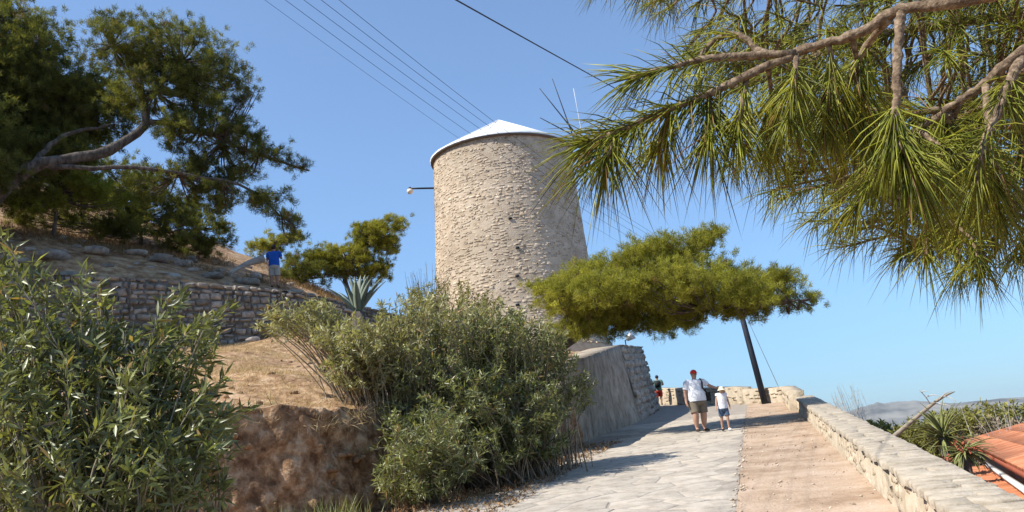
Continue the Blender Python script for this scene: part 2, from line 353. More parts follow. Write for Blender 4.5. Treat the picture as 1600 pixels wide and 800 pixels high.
# dirt half of the road (a sheet above the ground)
def strip(s0, s1, t0, t1, ds, dt, h, name, mt, amp=.02, seed=1, tfun=None):
    ss = np.arange(s0, s1 + 1e-6, ds); tt = np.arange(t0, t1 + 1e-6, dt); S, T = np.meshgrid(ss, tt)
    if tfun is not None:
        edge = (T - t0) / (t1 - t0); T = T + tfun(S) * (1 - edge)
    V = RD[None, None] * S[..., None] + RN[None, None] * T[..., None]
    Z = SLOPE * S + h + fbm(S * 2, T * 2, seed) * amp
    V = np.concatenate([V, Z[..., None]], -1).reshape(-1, 3); n = len(ss)
    i = np.arange(len(tt) - 1)[:, None] * n + np.arange(n - 1)[None]
    return tag(build(name, V, np.stack([i, i + 1, i + n + 1, i + n], -1).reshape(-1, 4), mt, smooth=True), kind='structure')
strip(2, 54, -0.40, 1.42, .18, .13, 0.016, 'dirt_verge', M['dirt_verge'], .06, 2)
path = strip(2, 54, -4.2, -0.38, .25, .19, 0.009, 'paved_path', M['path_joint'], .010, 3, lambda S: .5 * fbm(S * .5, S * 0 + 3, 4) - sstep(S, 20, 25) * 1.2)

# irregular flagstones of the path (cells grown from jittered seeds)
rng = np.random.default_rng(11)
def clip_poly(poly, p, n):
    out = []
    for i in range(len(poly)):
        a = poly[i]; b = poly[(i + 1) % len(poly)]; da = (a - p) @ n; db = (b - p) @ n
        if da <= 0: out.append(a)
        if da * db < 0: out.append(a + (b - a) * (da / (da - db)))
    return out
def flagstones():
    seeds = []; ds = .62; dt = .52
    for i, s in enumerate(np.arange(6.5, 31, ds)):
        for t in np.arange(-4.0, -0.3, dt):
            
            if rng.random() > .15: seeds.append((s + rng.uniform(-.36, .36), t + (i % 2) * dt * .5 + rng.uniform(-.3, .3)))
    seeds = np.array(seeds); stones = []
    for k, c in enumerate(seeds):
        if c[1] > -0.45 or c[1] < -4.0 + .25 * math.sin(c[0] * 1.3): continue
        poly = [c + np.array(v) * .95 for v in ((-1, -1), (1, -1), (1, 1), (-1, 1))]
        d = np.linalg.norm(seeds - c, axis=1)
        for j in np.argsort(d)[1:14]:
            n = seeds[j] - c; l = np.linalg.norm(n); n = n / l; poly = clip_poly(poly, c + n * (l / 2 - .005), n)
            if len(poly) < 3: break
        poly = clip_poly(poly, np.array([0, -.40]), np.array([0, 1.]))
        if len(poly) < 4: continue
        stones.append((c, np.array(poly)))
    return stones
fl = flagstones(); fl.sort(key=lambda q: q[0][0])
rest = Acc()
for k, (c, poly) in enumerate(fl):
    n = len(poly); cen = poly.mean(0); tilt = rng.normal(0, .004, 2); h0 = .014 + rng.uniform(-.002, .002)
    ins = cen + (poly - cen) * .93
    def lift(q, h): return np.array([st(a[0], a[1], h + (a - cen) @ tilt) for a in q])
    V = np.concatenate([lift(poly, 0.004), lift(poly, h0 - .007), lift(ins, h0), lift([cen], h0 + .003)])
    i = np.arange(n); j = (i + 1) % n
    F4 = np.concatenate([np.stack([i, j, n + j, n + i], -1), np.stack([n + i, n + j, 2 * n + j, 2 * n + i], -1)])
    F3 = np.stack([2 * n + i, 2 * n + j, np.full(n, 3 * n)], -1)
    tn = rng.uniform(0, 1)
    if k < 300: build('flagstone', V, [F3, F4], M['flagstone'], path, tint=np.full(len(V), tn))
    else: rest.add(V, F3, F4, tn)
if rest.n: rest.build('flagstones_further_up', M['flagstone'], path, kind='stuff')

# sea and the far mountain
def disc(name, r, z, mt, n=64):
    a = np.arange(n) * 2 * math.pi / n
    V = np.concatenate([[[0, 0, z]], np.stack([r * np.cos(a), r * np.sin(a), np.full(n, z)], -1)])
    i = np.arange(n); return build(name, V, np.stack([np.zeros(n, int), 1 + i, 1 + (i + 1) % n], -1), mt)
tag(disc('sea', 20500, -60, M['sea']), kind='structure')
def mountain(name, px, prof_r, depth, seed):
    pts = np.array(px, float); n = 160; u = np.linspace(0, 1, n)
    xs_ = np.interp(u, np.linspace(0, 1, len(pts)), pts[:, 0]); ys_ = np.interp(u, np.linspace(0, 1, len(pts)), pts[:, 1])
    ys_ = ys_ + (fbm(u * 30, u * 0, seed) * 5)
    top = np.array([at(a, b, prof_r) for a, b in zip(xs_, ys_)])
    m = 26; rows = []
    for k in range(m):
        v = k / (m - 1); prof = math.sin(v * math.pi) ** .8
        rad = nrm(np.concatenate([top[:, :2], np.zeros((n, 1))], 1))
        P = top.copy(); P[:, :2] += rad[:, :2] * (v - .5) * depth
        gl = fbm(u * 26 + v * 2, np.full(n, v * 5), seed + 5) * 2
        P[:, 2] = -64 + (top[:, 2] + 64) * np.clip(prof * (1 + .35 * gl * (1 - prof)), 0, 1.0)
        rows.append(P)
    V = np.concatenate(rows); i = np.arange(m - 1)[:, None] * n + np.arange(n - 1)[None]
    return tag(build(name, V, np.stack([i, i + 1, i + n + 1, i + n], -1).reshape(-1, 4), M['mountain'], smooth=True), kind='structure')
mountain('mountain', [(1180, 672), (1260, 658), (1310, 648), (1340, 638), (1370, 630), (1400, 627), (1440, 627), (1480, 630), (1530, 626), (1600, 620), (1700, 612), (1850, 615), (2100, 625)], 9000, 3500, 2)

# cut earth bank beside the path
def bank_face():
    L = BANK[1:8]; d = np.concatenate([[0], np.cumsum(np.linalg.norm(np.diff(L, axis=0), axis=1))])
    n = 420; u = np.linspace(0, d[-1], n); P = np.stack([np.interp(u, d, L[:, 0]), np.interp(u, d, L[:, 1])], -1)
    for _ in range(14): P[1:-1] = (P[:-2] + P[2:] + 2 * P[1:-1]) / 4
    T = nrm(np.gradient(P, axis=0)); Nn = np.stack([-T[:, 1], T[:, 0]], -1)     # uphill
    m = 40; rows = []
    top = P + Nn * 0.75; zt = ground_h(top[:, 0], top[:, 1]); zb = ground_h((P - Nn * .5)[:, 0], (P - Nn * .5)[:, 1])
    for k in range(m):
        v = k / (m - 1)
        if v < .8: vv = v / .8; off = -0.28 + .42 * vv ** 1.3; z = zb - .12 + (zt - zb + .10) * vv
        else: vv = (v - .8) / .2; off = .14 + .75 * vv; z = zt - .02 + .03 * math.sin(vv * math.pi) - .10 * vv * vv
        bul = (fbm(u * .9, np.full(n, v * 2.0), 21) * .5 + fbm(u * 3, np.full(n, v * 5.0), 22) * .36 + fbm(u * 9, np.full(n, v * 13.0), 24) * .16) * (1 if v < .8 else .25)
        q = P + Nn * (off + bul)[:, None]
        z = z + fbm(u * 1.5, np.full(n, 1.0), 23) * .22 * min(1, v * 1.4) + fbm(u * 6, np.full(n, v * 9), 29) * .05
        rows.append(np.concatenate([q, np.broadcast_to(z, (n,))[:, None]], 1))
    V = np.concatenate(rows); i = np.arange(m - 1)[:, None] * n + np.arange(n - 1)[None]
    return tag(build('earth_bank', V, np.stack([i, i + 1, i + n + 1, i + n], -1).reshape(-1, 4), M['bank'], smooth=True), kind='structure')
bank_face()

# ------------------------------------------------------------------ masonry
def stone_patch(w_, h_, dep, rng, jit=.12):
    """rough block face in local (u,v,d): 8-point outline ring sunk, raised inner ring and centre; 24 triangles"""
    a = np.array([(-.5, -.42), (-.42, -.5), (.42, -.5), (.5, -.42), (.5, .42), (.42, .5), (-.42, .5), (-.5, .42)])
    a = a + rng.uniform(-jit, jit, a.shape) * np.array([.5 * min(1, h_ / w_), .55]); a = np.clip(a, -.53, .53)
    o = a * np.array([w_, h_])
    inn = o * rng.uniform(.74, .86) + rng.uniform(-.02, .02, 2) * h_
    d = dep * rng.uniform(.7, 1.15, 8)
    V = np.concatenate([np.c_[o, np.full(8, -.03)], np.c_[inn, d], [[0, 0, dep * rng.uniform(.95, 1.3)]]])
    i = np.arange(8); j = (i + 1) % 8
    return V, np.stack([8 + i, 8 + j, np.full(8, 16)], -1), np.stack([i, j, 8 + j, 8 + i], -1)
def lay(mapf, umax, vmax, cw, chh, rng, umin=0, vmin=0, dep=(.012, .04), gap=.012, jit=.16, umaxf=None, vj=.035):
    """courses of rubble on a surface; mapf(u,v,d)->xyz; returns list of (V,F3,F4,(u,v),area)"""
    out = []; v = vmin
    while v < vmax:
        hh = rng.uniform(*chh); u = umin - rng.uniform(0, cw[1])
        while u < umax:
            ww = rng.uniform(*cw)
            if u + ww > umin + .05 and u < umax - .05:
                a = max(u, umin); b = min(u + ww, umax); h2 = hh * rng.uniform(.62, 1.12); vm = v + hh / 2 + rng.uniform(-vj, vj)
                V, F3, F4 = stone_patch(b - a - gap, h2 - gap, rng.uniform(*dep), rng, jit)
                ca = rng.normal(0, .09); V2 = V.copy(); V2[:, 0] = V[:, 0] * math.cos(ca) - V[:, 1] * math.sin(ca); V2[:, 1] = V[:, 0] * math.sin(ca) + V[:, 1] * math.cos(ca)
                W = mapf((a + b) / 2 + V2[:, 0], np.clip(vm + V2[:, 1], vmin, vmax), V2[:, 2])
                out.append((W, F3, F4, (a + b) / 2, vm, (b - a) * h2))
            u += ww
        v += hh
    return out
def stones_to_parts(stones, parent, mt, rng, score, name='stone', limit=300, restname='stone_rubble'):
    sc = np.array([score(s_) for s_ in stones]); order = np.argsort(-sc); r = Acc()
    for k, i in enumerate(order):
        W, F3, F4 = stones[i][:3]; tn = float(np.clip(rng.normal(.5, .28), 0, 1))
        if k < limit and sc[i] > 0: build(name, W, [F3, F4], mt, parent, tint=np.full(len(W), tn))
        else: r.add(W, F3, F4, tn)
    if r.n: r.build(restname, mt, parent, kind='stuff')
def vis_score(s_):
    c = s_[0].mean(0); v = c - CAM; z = v @ CF
    if z < .1: return -1
    px = 800 + FPX * (v @ CR) / z; py = 400 - FPX * (v @ CU) / z
    if not (0 < px < 1600 and 0 < py < 800): return -1
    n = np.cross(s_[0][10] - s_[0][8], s_[0][12] - s_[0][8]); n = n / max(np.linalg.norm(n), 1e-9)
    f = -(n @ v) / np.linalg.norm(v)
    return s_[5] * max(f, 0) / (z * z)

# windmill tower
TC = at(799, 400, 40.8)[:2]
Z0 = 6.0
ZE = at(781, 247, 40.8)[2]
dm = math.hypot(*TC)
R_mid = 3.47; z_mid = at(797, 380, 40.8)[2]
def tower_R(z):
    u = (z - Z0) / (ZE - Z0)
    return 3.78 - .52 * u + .45 * np.clip(1 - (z - Z0) / 1.6, 0, 1) ** 2
mill = thing('windmill', (TC[0], TC[1], Z0), 'tall round stone windmill tower with white conical roof on the hilltop', 'windmill')
zz = np.linspace(Z0 - 1.5, ZE - .02, 40)
V, F4 = lathe_vf(np.stack([tower_R(zz), zz], -1), TC, 96)
V = V + np.random.default_rng(1).normal(0, .006, V.shape)
tower = build('tower_wall', V, F4, M['tower_mortar'], mill, smooth=True)
rng = np.random.default_rng(5)
def tmap(u, v, d):
    z = Z0 + v; R = tower_R(z) + d; a = u / 3.5
    return np.stack([TC[0] + R * np.cos(a), TC[1] + R * np.sin(a), z], -1)
sts = lay(tmap, 2 * math.pi * 3.5, ZE - Z0 - .06, (.10, .38), (.075, .16), rng, dep=(-.003, .014), gap=.004, jit=.55, vj=.06)
sts = [q for q in sts if rng.random() > .12]
def tower_score(s_):
    c = s_[0].mean(0); v = vis_score(s_)
    x = c[0] - TC[0]
    return v if c[2] > 8.6 and x < 2.4 else -1
stones_to_parts(sts, tower, M['tower_stone'], rng, tower_score)
# roof: cone of sheet segments with ribs
RE = tower_R(ZE) + .16; ZA = at(778.5, 188.5, 40.8)[2]
prof = [(RE, ZE - .03), (RE + .015, ZE + .03), (RE * .5, ZE + .03 + (ZA - ZE) * .49), (.05, ZA), (0.001, ZA + .01)]
V, F4 = lathe_vf(prof, TC, 48); roof = build('roof', V, F4, M['roof_white'], mill)
V, F4 = lathe_vf([(RE - .02, ZE - .035), (RE - .02, ZE - .10), (tower_R(ZE) - .1, ZE - .10)], TC, 64); build('eave_rim', V, F4, M['roof_rim'], roof)
ac = Acc()
for k in range(24):
    a = k * math.pi / 12 + .05; c, s_ = math.cos(a), math.sin(a)
    V, F3, F4 = tube_vf([(TC[0] + RE * c, TC[1] + RE * s_, ZE + .035), (TC[0] + .06 * c, TC[1] + .06 * s_, ZA + .005)], .016, 4); ac.add(V, F3, F4)
ac.build('roof_seams', M['roof_white'], roof)
# putlog holes as solid black blocks, their inner shade put into the colour
for (px_, py_) in ((797, 341), (808.5, 387), (808, 431), (808.5, 476)):
    d = ray(px_, py_); lo, hi = 30, 41
    for _ in range(40):
        m_ = (lo + hi) / 2; p = at(px_, py_, m_)
        if math.hypot(*(p[:2] - TC)) > tower_R(p[2]) + .03: lo = m_
        else: hi = m_
    p = at(px_, py_, lo); a = math.atan2(p[1] - TC[1], p[0] - TC[0]); V, F4 = box_vf(p, .07, .15, .085, a)
    build('putlog_hole', V, F4, M['black_cloth'], tower)
# sail wheel at the far right of the cap: hub, windshaft and bare spars
hub = at(912, 224, 43.0); hubc = np.array([TC[0], TC[1], ZE - .2])
wheel_ax = nrm(hub - np.array([TC[0], TC[1], hub[2] - .1])); e1 = nrm(np.cross(wheel_ax, [0, 0, 1])); e2 = np.cross(e1, wheel_ax)
V, F3, F4 = tube_vf([hub - wheel_ax * 3.2, hub + wheel_ax * 1.4], [.16, .12], 10); sh = build('windshaft', V, [F3, F4], M['sail_wood'], mill, smooth=True)
for k, (px_, py_, r_, mt) in enumerate([(843, 138, 42.2, 'sail_wood'), (863, 123, 42.8, 'sail_wood'), (896, 138, 43.2, 'sail_pale'), (844, 184, 41.6, 'sail_wood'), (985, 150, 44.2, 'sail_wood'), (1000, 230, 44.4, 'sail_wood'), (970, 305, 44.2, 'sail_wood'), (925, 320, 43.6, 'sail_wood')]):
    b = hub + wheel_ax * (.3 if k % 2 else .0) + np.array([(-.65 if k == 1 else 0), 0, 0])
    V, F3, F4 = tube_vf(curve([b, at(px_, py_, r_)], 4), np.linspace(.04, .02, 4) * (.6 if mt == 'sail_pale' else 1), 6); build('spar', V, [F3, F4], M[mt], sh)
V, F3, F4 = tube_vf([hub - wheel_ax * .2, hub + wheel_ax * .35], [.3, .26], 12); build('hub', V, [F3, F4], M['sail_wood'], sh)
# lamp on the tower
lb = at(677, 294, 40.6); le = at(643, 294.5, 40.3); zl = le[2]
lamp = thing('wall_lamp', lb, 'round globe lamp on a dark arm sticking out from the windmill tower', 'lamp')
V, F3, F4 = tube_vf([lb + (le - lb) * -.35, le], .045, 8); build('arm', V, [F3, F4], M['dark_metal'], lamp)
def sphere_vf(c, rx, ry=None, rz=None, n=14):
    ry = rx if ry is None else ry; rz = rx if rz is None else rz; m = n // 2 + 1; th = np.linspace(0, math.pi, m); ph = np.arange(n) * 2 * math.pi / n
    V = np.stack([c[0] + rx * np.sin(th)[:, None] * np.cos(ph), c[1] + ry * np.sin(th)[:, None] * np.sin(ph), np.repeat(c[2] + rz * np.cos(th)[:, None], n, 1)], -1).reshape(-1, 3)
    i = np.arange(m - 1)[:, None] * n; j = np.arange(n)[None]; k = (j + 1) % n
    return V, np.stack([i + j, i + n + j, i + n + k, i + k], -1).reshape(-1, 4)
gc = le + np.array([-.08, 0, -.13]); V, F4 = sphere_vf(gc, .15, .15, .14); build('globe', V, F4, M['lamp_glass'], lamp, smooth=True)
V, F3, F4 = tube_vf([gc + np.array([0, 0, .10]), gc + np.array([0, 0, .2])], [.09, .05], 8); build('lamp_cap', V, [F3, F4], M['dark_metal'], lamp)

# battered retaining wall below the windmill
def wall_body(name, base, top, mt, parent, back=.7, nu=60, nv=16, noise=.03, seed=0):
    """base/top: matching polylines (n,3); front skin with subdivision + top + back"""
    base = np.asarray(base, float); top = np.asarray(top, float); d = np.concatenate([[0], np.cumsum(np.linalg.norm(np.diff(base[:, :2], axis=0), axis=1))])
    u = np.unique(np.concatenate([np.linspace(0, d[-1], nu), d]))
    B = np.stack([np.interp(u, d, base[:, k]) for k in range(3)], -1); T = np.stack([np.interp(u, d, top[:, k]) for k in range(3)], -1); n = len(u)
    Tn = nrm(np.gradient(B[:, :2], axis=0)); Nn = np.stack([-Tn[:, 1], Tn[:, 0]], -1)
    rows = []
    for k in range(nv):
        v = k / (nv - 1); P = B + (T - B) * v; P[:, :2] -= Nn * (fbm(u * 2, np.full(n, v * 4), seed) * noise * 2)[:, None]; rows.append(P)
    for f_ in (.5, 1):
        P = T.copy(); P[:, :2] += Nn * back * f_; P[:, 2] += .0; rows.append(P)
    P = B.copy(); P[:, :2] += Nn * back * 1.2; rows.append(P)
    m = len(rows); V = np.concatenate(rows); i = np.arange(m - 1)[:, None] * n + np.arange(n - 1)[None]
    F4 = np.stack([i, i + 1, i + n + 1, i + n], -1).reshape(-1, 4)
    ends = [np.array([[k * n for k in range(m)][::-1]]), np.array([[k * n + n - 1 for k in range(m)]])]
    return build(name, V, [F4] + ends, mt, parent)
def gh(px, py, s): # height of a pixel ray where it crosses station s: helper for tops
    d = ray(px, py); k = s / (d[:2] @ RD); return CAM + d * k
bA = st(20.5, -5.35, -.3); bB = st(24.5, -4.85, -.3); bC = st(34.2, -4.22, -.3); bD = st(45.0, -4.6, -.3)
tA = gh(880, 590, 21.2); tB = gh(905, 562, 25.2); tC = gh(968, 538.5, 34.6); tD = gh(1002, 542.5, 44.2)
butt = thing('retaining_wall', st(32, -5), 'grey plastered battered retaining wall below the windmill, beside the path', 'wall')
wall_body('plastered_face', [bA, bB, bC], [tA, tB, tC], M['plaster_wall'], butt, 1.2, 50, 14, .05, 31)
endw = wall_body('stone_end', [bC + 0.0, bD], [tC, tD], M['plaster_wall'], butt, 1.2, 30, 14, .04, 33)
def qmap(a, b, c, d, U, Vm, out):
    def f(u, v, dd):
        x = (np.asarray(u) / U)[..., None]; y = (np.asarray(v) / Vm)[..., None]
        return (a * (1 - x) + b * x) * (1 - y) + (d * (1 - x) + c * x) * y + out * np.asarray(dd)[..., None]
    return f
rng = np.random.default_rng(8)
def face_stones(a, b, c, d, cw, chh, rng, **k):
    U = np.linalg.norm(b - a); Vm = np.linalg.norm(d - a); o = nrm(np.cross(b - a, d - a)); return lay(qmap(a, b, c, d, U, Vm, o), U, Vm, cw, chh, rng, **k)
ss = face_stones(bC, bD, tD, tC, (.4, 1.1), (.2, .4), rng, dep=(.02, .12), gap=.03, jit=.3)
stones_to_parts(ss, endw, M['butt_stone'], rng, vis_score)
# small floodlight on that wall
fb = tC + (tD - tC) * .35 + np.array([-.1, 0, 0]); fd = thing('floodlight', fb, 'small grey floodlight on a bent stem on top of the retaining wall', 'lamp')
V, F3, F4 = tube_vf([fb - [0, 0, .1], fb + [0, 0, .22], fb + [.14, -.05, .34]], .025, 6); build('stem', V, [F3, F4], M['dark_metal'], fd)
V, F3, F4 = tube_vf([fb + np.array([.06, -.02, .26]), fb + np.array([.34, -.1, .44])], [.09, .2], 10); build('lamp_head', V, [F3, F4], M['grey_metal'], fd)

# dry stone terrace wall on the hillside
rng = np.random.default_rng(14)
dw = thing('dry_stone_wall', (WALL_A[0], WALL_A[1], gz(*WALL_A)), 'grey dry stone terrace wall on the hillside below the man in blue', 'wall')
def wl(P, off):
    return P + off
n_seg = 14; segs = []
allst = []
LP = [WALL_A + (WALL_B - WALL_A) * k / 10 for k in range(11)] + [WALL_B + (WALL_C - WALL_B) * k / 3 for k in (1, 2, 3)]
core_b = []; core_t = []
for p in LP:
    dirn = (WALL_B - WALL_A) / np.linalg.norm(WALL_B - WALL_A); nn = np.array([-dirn[1], dirn[0]])
    f = p - nn * .28; lo = float(HL(np.array([f[0]]), np.array([f[1]]))[0]) - .35; b_ = p + nn * .6; hi = float(HU(np.array([b_[0]]), np.array([b_[1]]))[0]) + .06
    hi = max(hi, lo + .9)
    core_b.append([f[0], f[1], lo]); core_t.append([f[0] + nn[0] * .12, f[1] + nn[1] * .12, hi])
core_b = np.array(core_b); core_t = np.array(core_t)
dcore = wall_body('wall_core', core_b, core_t, M['dry_stone'], dw, .8, 40, 4, .02, 41)
for k in range(len(LP) - 1):
    allst += face_stones(core_b[k], core_b[k + 1], core_t[k + 1], core_t[k], (.18, .5), (.14, .28), rng, dep=(.05, .14), gap=.03, jit=.3)
stones_to_parts(allst, dcore, M['dry_stone'], rng, vis_score)

# parapet along the path: core, coping slabs, face stones
rng = np.random.default_rng(21)
TI, TO = 1.20, 1.72; PH = .44
par = thing('parapet_wall', st(16, 1.45), 'low pale stone parapet wall with flat coping along the right of the path', 'wall')
V = []; sset = np.linspace(1.5, 30.6, 120)
def pwob(s): return fbm(s * .7, s * 0 + 1, 51) * .05
for s_ in sset:
    wb = float(pwob(np.array([s_]))[0])
    V += [st(s_, TI - .02 + wb, -.1), st(s_, TI + .03 + wb, PH - .07), st(s_, TO - .02, PH - .07), st(s_, TO + .25, -3.6)]
V = np.array(V); n = len(sset); i = np.arange(n - 1)[:, None] * 4 + np.arange(3)[None]
pcore = build('wall_core', V, [np.stack([i, i + 4, i + 5, i + 1], -1).reshape(-1, 4), np.array([[0, 1, 2, 3], [4 * n - 1, 4 * n - 2, 4 * n - 3, 4 * n - 4]])], M['parapet'], par)
s_ = 2.0; kk = 0
while s_ < 30.5:
    ln = rng.uniform(.12, .42); split = rng.random() < .6; tm = TI + (TO - TI) * rng.uniform(.35, .65)
    for (ta, tb) in ([(TI - .012, tm), (tm, TO + .03)] if split else [(TI - .012, TO + .03)]):
        a0 = s_ + rng.uniform(-.03, .03); a1 = s_ + ln - .004 + rng.uniform(-.03, .03); h1 = PH + rng.uniform(-.005, .005)
        j_ = lambda: rng.uniform(-.022, .022)
        ws = float(pwob(np.array([s_]))[0])
        cr = [(a0 + j_(), ta + .004 + j_() * 1.2 + ws), (a1 + j_(), ta + .004 + j_() * 1.2 + ws), (a1 + j_(), tb - .006 + j_() * .5), (a0 + j_(), tb - .006 + j_() * .5)]
        mid = np.mean(cr, 0); inn = [tuple(mid + (np.array(c) - mid) * (.93)) for c in cr]
        cc = [rng.uniform(-.006, .006) for _ in range(4)]
        V = np.array([st(c[0], c[1], PH - .072) for c in cr] + [st(c[0], c[1], h1 - .012 + e_) for c, e_ in zip(cr, cc)] + [st(c[0], c[1], h1 + e_) for c, e_ in zip(inn, cc)])
        F = np.array([[0, 1, 5, 4], [1, 2, 6, 5], [2, 3, 7, 6], [3, 0, 4, 7], [4, 5, 9, 8], [5, 6, 10, 9], [6, 7, 11, 10], [7, 4, 8, 11], [8, 9, 10, 11]])
        build('coping_stone', V, F, M['coping'], par, tint=np.full(12, np.clip(rng.normal(.5, .3), 0, 1))); kk += 1
    s_ += ln
fs = face_stones(st(30.5, TI - .015, -.02), st(3.0, TI - .015, -.02), st(3.0, TI + .025, PH - .075), st(30.5, TI + .025, PH - .075), (.12, .4), (.08, .17), rng, dep=(-.006, .009), gap=.006, jit=.5)
fs = [q for q in fs if rng.random() < .5]
stones_to_parts(fs, pcore, M['parapet'], rng, vis_score)
def low_wall(name, a, b, wdt, h, label, mt, seed, drop=2.0, n=24, cw=(.25, .6), face=True, hend=None):
    a = np.array(a, float); b = np.array(b, float); hend = h if hend is None else hend
    root = thing(name, st(*(a + b) / 2), label, 'wall'); P = [a + (b - a) * k / (n - 1) for k in range(n)]
    d = (b - a) / np.linalg.norm(b - a); nn = np.array([-d[1], d[0]])    # (s,t) left-hand normal
    V = []
    for k, p in enumerate(P):
        hh = h + (hend - h) * k / (n - 1) + float(fbm(np.array([k * .7]), np.array([seed * 1.0]), seed)[0]) * .06
        q = p + nn * wdt
        V += [st(p[0], p[1], -.15), st(p[0] + nn[0] * .02, p[1] + nn[1] * .02, hh), st(q[0], q[1], hh), st(q[0], q[1], -drop)]
    V = np.array(V); i = np.arange(n - 1)[:, None] * 4 + np.arange(3)[None]
    core = build('wall_core', V, [np.stack([i, i + 4, i + 5, i + 1], -1).reshape(-1, 4), np.array([[0, 1, 2, 3], [4 * n - 1, 4 * n - 2, 4 * n - 3, 4 * n - 4]])], mt, root)
    if face:
        r = np.random.default_rng(seed); A = st(a[0], a[1]); B = st(b[0], b[1])
        up = np.array([0, 0, 1.0])
        f = face_stones(B, A, A + up * (h - .04), B + up * (hend - .04), cw, (.12, .24), r, dep=(.0, .018), gap=.014, jit=.45)
        # faces must look towards the path
        o = np.cross(A - B, up); want = -(RD * nn[0] + RN * nn[1])
        if o[:2] @ want < 0: f = face_stones(A, B, B + up * (hend - .04), A + up * (h - .04), cw, (.12, .24), r, dep=(.0, .018), gap=.014, jit=.45)
        f = [q for q in f if r.random() < .55]
        stones_to_parts(f, core, mt, r, vis_score)
    return root
low_wall('parapet_wall', (30.55, .98), (37.3, 1.0), .52, .62, 'taller short stretch of stone parapet beyond the long low wall', M['parapet'], 61)
low_wall('corner_wall', (37.3, 1.02), (39.9, -.55), .5, .62, 'shaded stone corner wall behind the foot of the dark utility pole', M['parapet'], 62)
low_wall('far_wall', (39.9, -.6), (56, -7.4), .5, .72, 'sunlit tan stone wall closing the top of the path behind the walkers', M['parapet'], 63, hend=1.0)

# ------------------------------------------------------------------ foliage tools
def leaf_vf(P, D, N, L, W, T):
    n = len(P); S = nrm(np.cross(D, N)); L = np.asarray(L)[:, None]; W = np.asarray(W)[:, None]
    mid = P + D * L * .45 + N * W * .12
    V = np.stack([P, mid - S * W / 2, P + D * L - N * L * .06, mid + S * W / 2, P + D * L * .45 - N * W * .1], 1).reshape(-1, 3)
    b = np.arange(n)[:, None] * 5
    F = np.concatenate([b + [0, 1, 4], b + [4, 1, 2], b + [0, 4, 3], b + [4, 2, 3]])
    return V, F, np.repeat(T, 5)
def rdir(rng, n): return nrm(rng.normal(size=(n, 3)))
def in_ell(rng, n, c, r, shell=.0):
    d = rdir(rng, n); u = rng.uniform(shell, 1, n) ** (1 / 3.0)
    return np.asarray(c) + d * u[:, None] * np.asarray(r)
def shrub(name, label, cat, base, ells, n_stems, leaves, leaf, mt, seed, stem_r=.012, wind=(0, 0, 0), spread=.35, group=None, leafy=.5, whorl=3, mat_stem='stem', upright=.5, root_in=.55, arch=.18):
    """stems arch from base to tips spread through the envelope; leaves in whorls on the outer part"""
    rng = np.random.default_rng(seed); root = thing(name, base, label, cat, group); base = np.asarray(base, float)
    vol = np.array([np.prod(e[1]) ** .75 for e in ells]); vol = vol / vol.sum(); ac = Acc(); P = []; D = []; wind = np.array(wind, float)
    tips = np.array([in_ell(rng, 1, *ells[rng.choice(len(ells), p=vol)], .25)[0] for k in range(n_stems)])
    B0 = base + np.c_[rng.normal(0, spread, (n_stems, 2)), np.zeros(n_stems)]; B0[:, :2] += (tips[:, :2] - B0[:, :2]) * root_in; B0[:, 2] = np.minimum(ground_h(B0[:, 0], B0[:, 1]), tips[:, 2] - .1) - .03
    for k in range(n_stems):
        tip = tips[k]; b = B0[k]
        ctrl = b + (tip - b) * .45 + np.array([0, 0, arch]) * np.linalg.norm(tip - b) + rng.normal(0, .10, 3)
        u = np.linspace(0, 1, 9)[:, None]; C = (1 - u) ** 2 * b + 2 * u * (1 - u) * ctrl + u * u * tip
        V, F3, F4 = tube_vf(C, np.linspace(stem_r * rng.uniform(.7, 1.5), stem_r * .3, 9), 4, False); ac.add(V, F3, F4, rng.random())
        T = nrm(np.gradient(C, axis=0)); nl = max(whorl, int(leaves * rng.uniform(.6, 1.3)))
        uu = 1 - rng.uniform(0, 1, nl) ** 1.4 * leafy; q = uu * 8; i = np.minimum(q.astype(int), 7); f = (q - i)[:, None]
        p = C[i] * (1 - f) + C[i + 1] * f + rng.normal(0, leaf[0] * .12, (nl, 3)); t_ = T[i]
        P.append(p); D.append(nrm(t_ * upright + rdir(rng, nl) * 1.0 + np.array([0, 0, .12]) + wind))
    P = np.concatenate(P); D = np.concatenate(D); n = len(P)
    N = nrm(np.cross(D, rdir(rng, n))); N = np.where(N[:, 2:] < 0, -N, N)
    V, F, T = leaf_vf(P, D, N, leaf[0] * rng.uniform(.65, 1.2, n), leaf[1] * rng.uniform(.75, 1.2, n), np.clip(rng.normal(.5, .25, n), 0, 1))
    ac.build('stems', M[mat_stem], root, smooth=True, kind='stuff')
    build('leaves', V, F, M[mt], root, tint=T, kind='stuff')
    return root
def needles_simple(C, A, k, l, wd, rng, up=.25, spread=.9):
    """far pine foliage: k narrow blades round each clump centre"""
    n = len(C); P = np.repeat(C, k, 0) + rng.normal(0, l * .35, (n * k, 3)); Ax = np.repeat(A, k, 0)
    D = nrm(Ax * .7 + rdir(rng, n * k) * spread + np.array([0, 0, up])); S = nrm(np.cross(D, rdir(rng, n * k)))
    L = l * rng.uniform(.6, 1.25, n * k)[:, None]
    V = np.stack([P - S * wd / 2, P + S * wd / 2, P + D * L], 1).reshape(-1, 3); b = np.arange(n * k)[:, None] * 3
    T = np.repeat(np.clip(np.repeat(rng.normal(.5, .22, n), k) + rng.normal(0, .12, n * k), 0, 1), 3)
    return V, b + [0, 1, 2], T
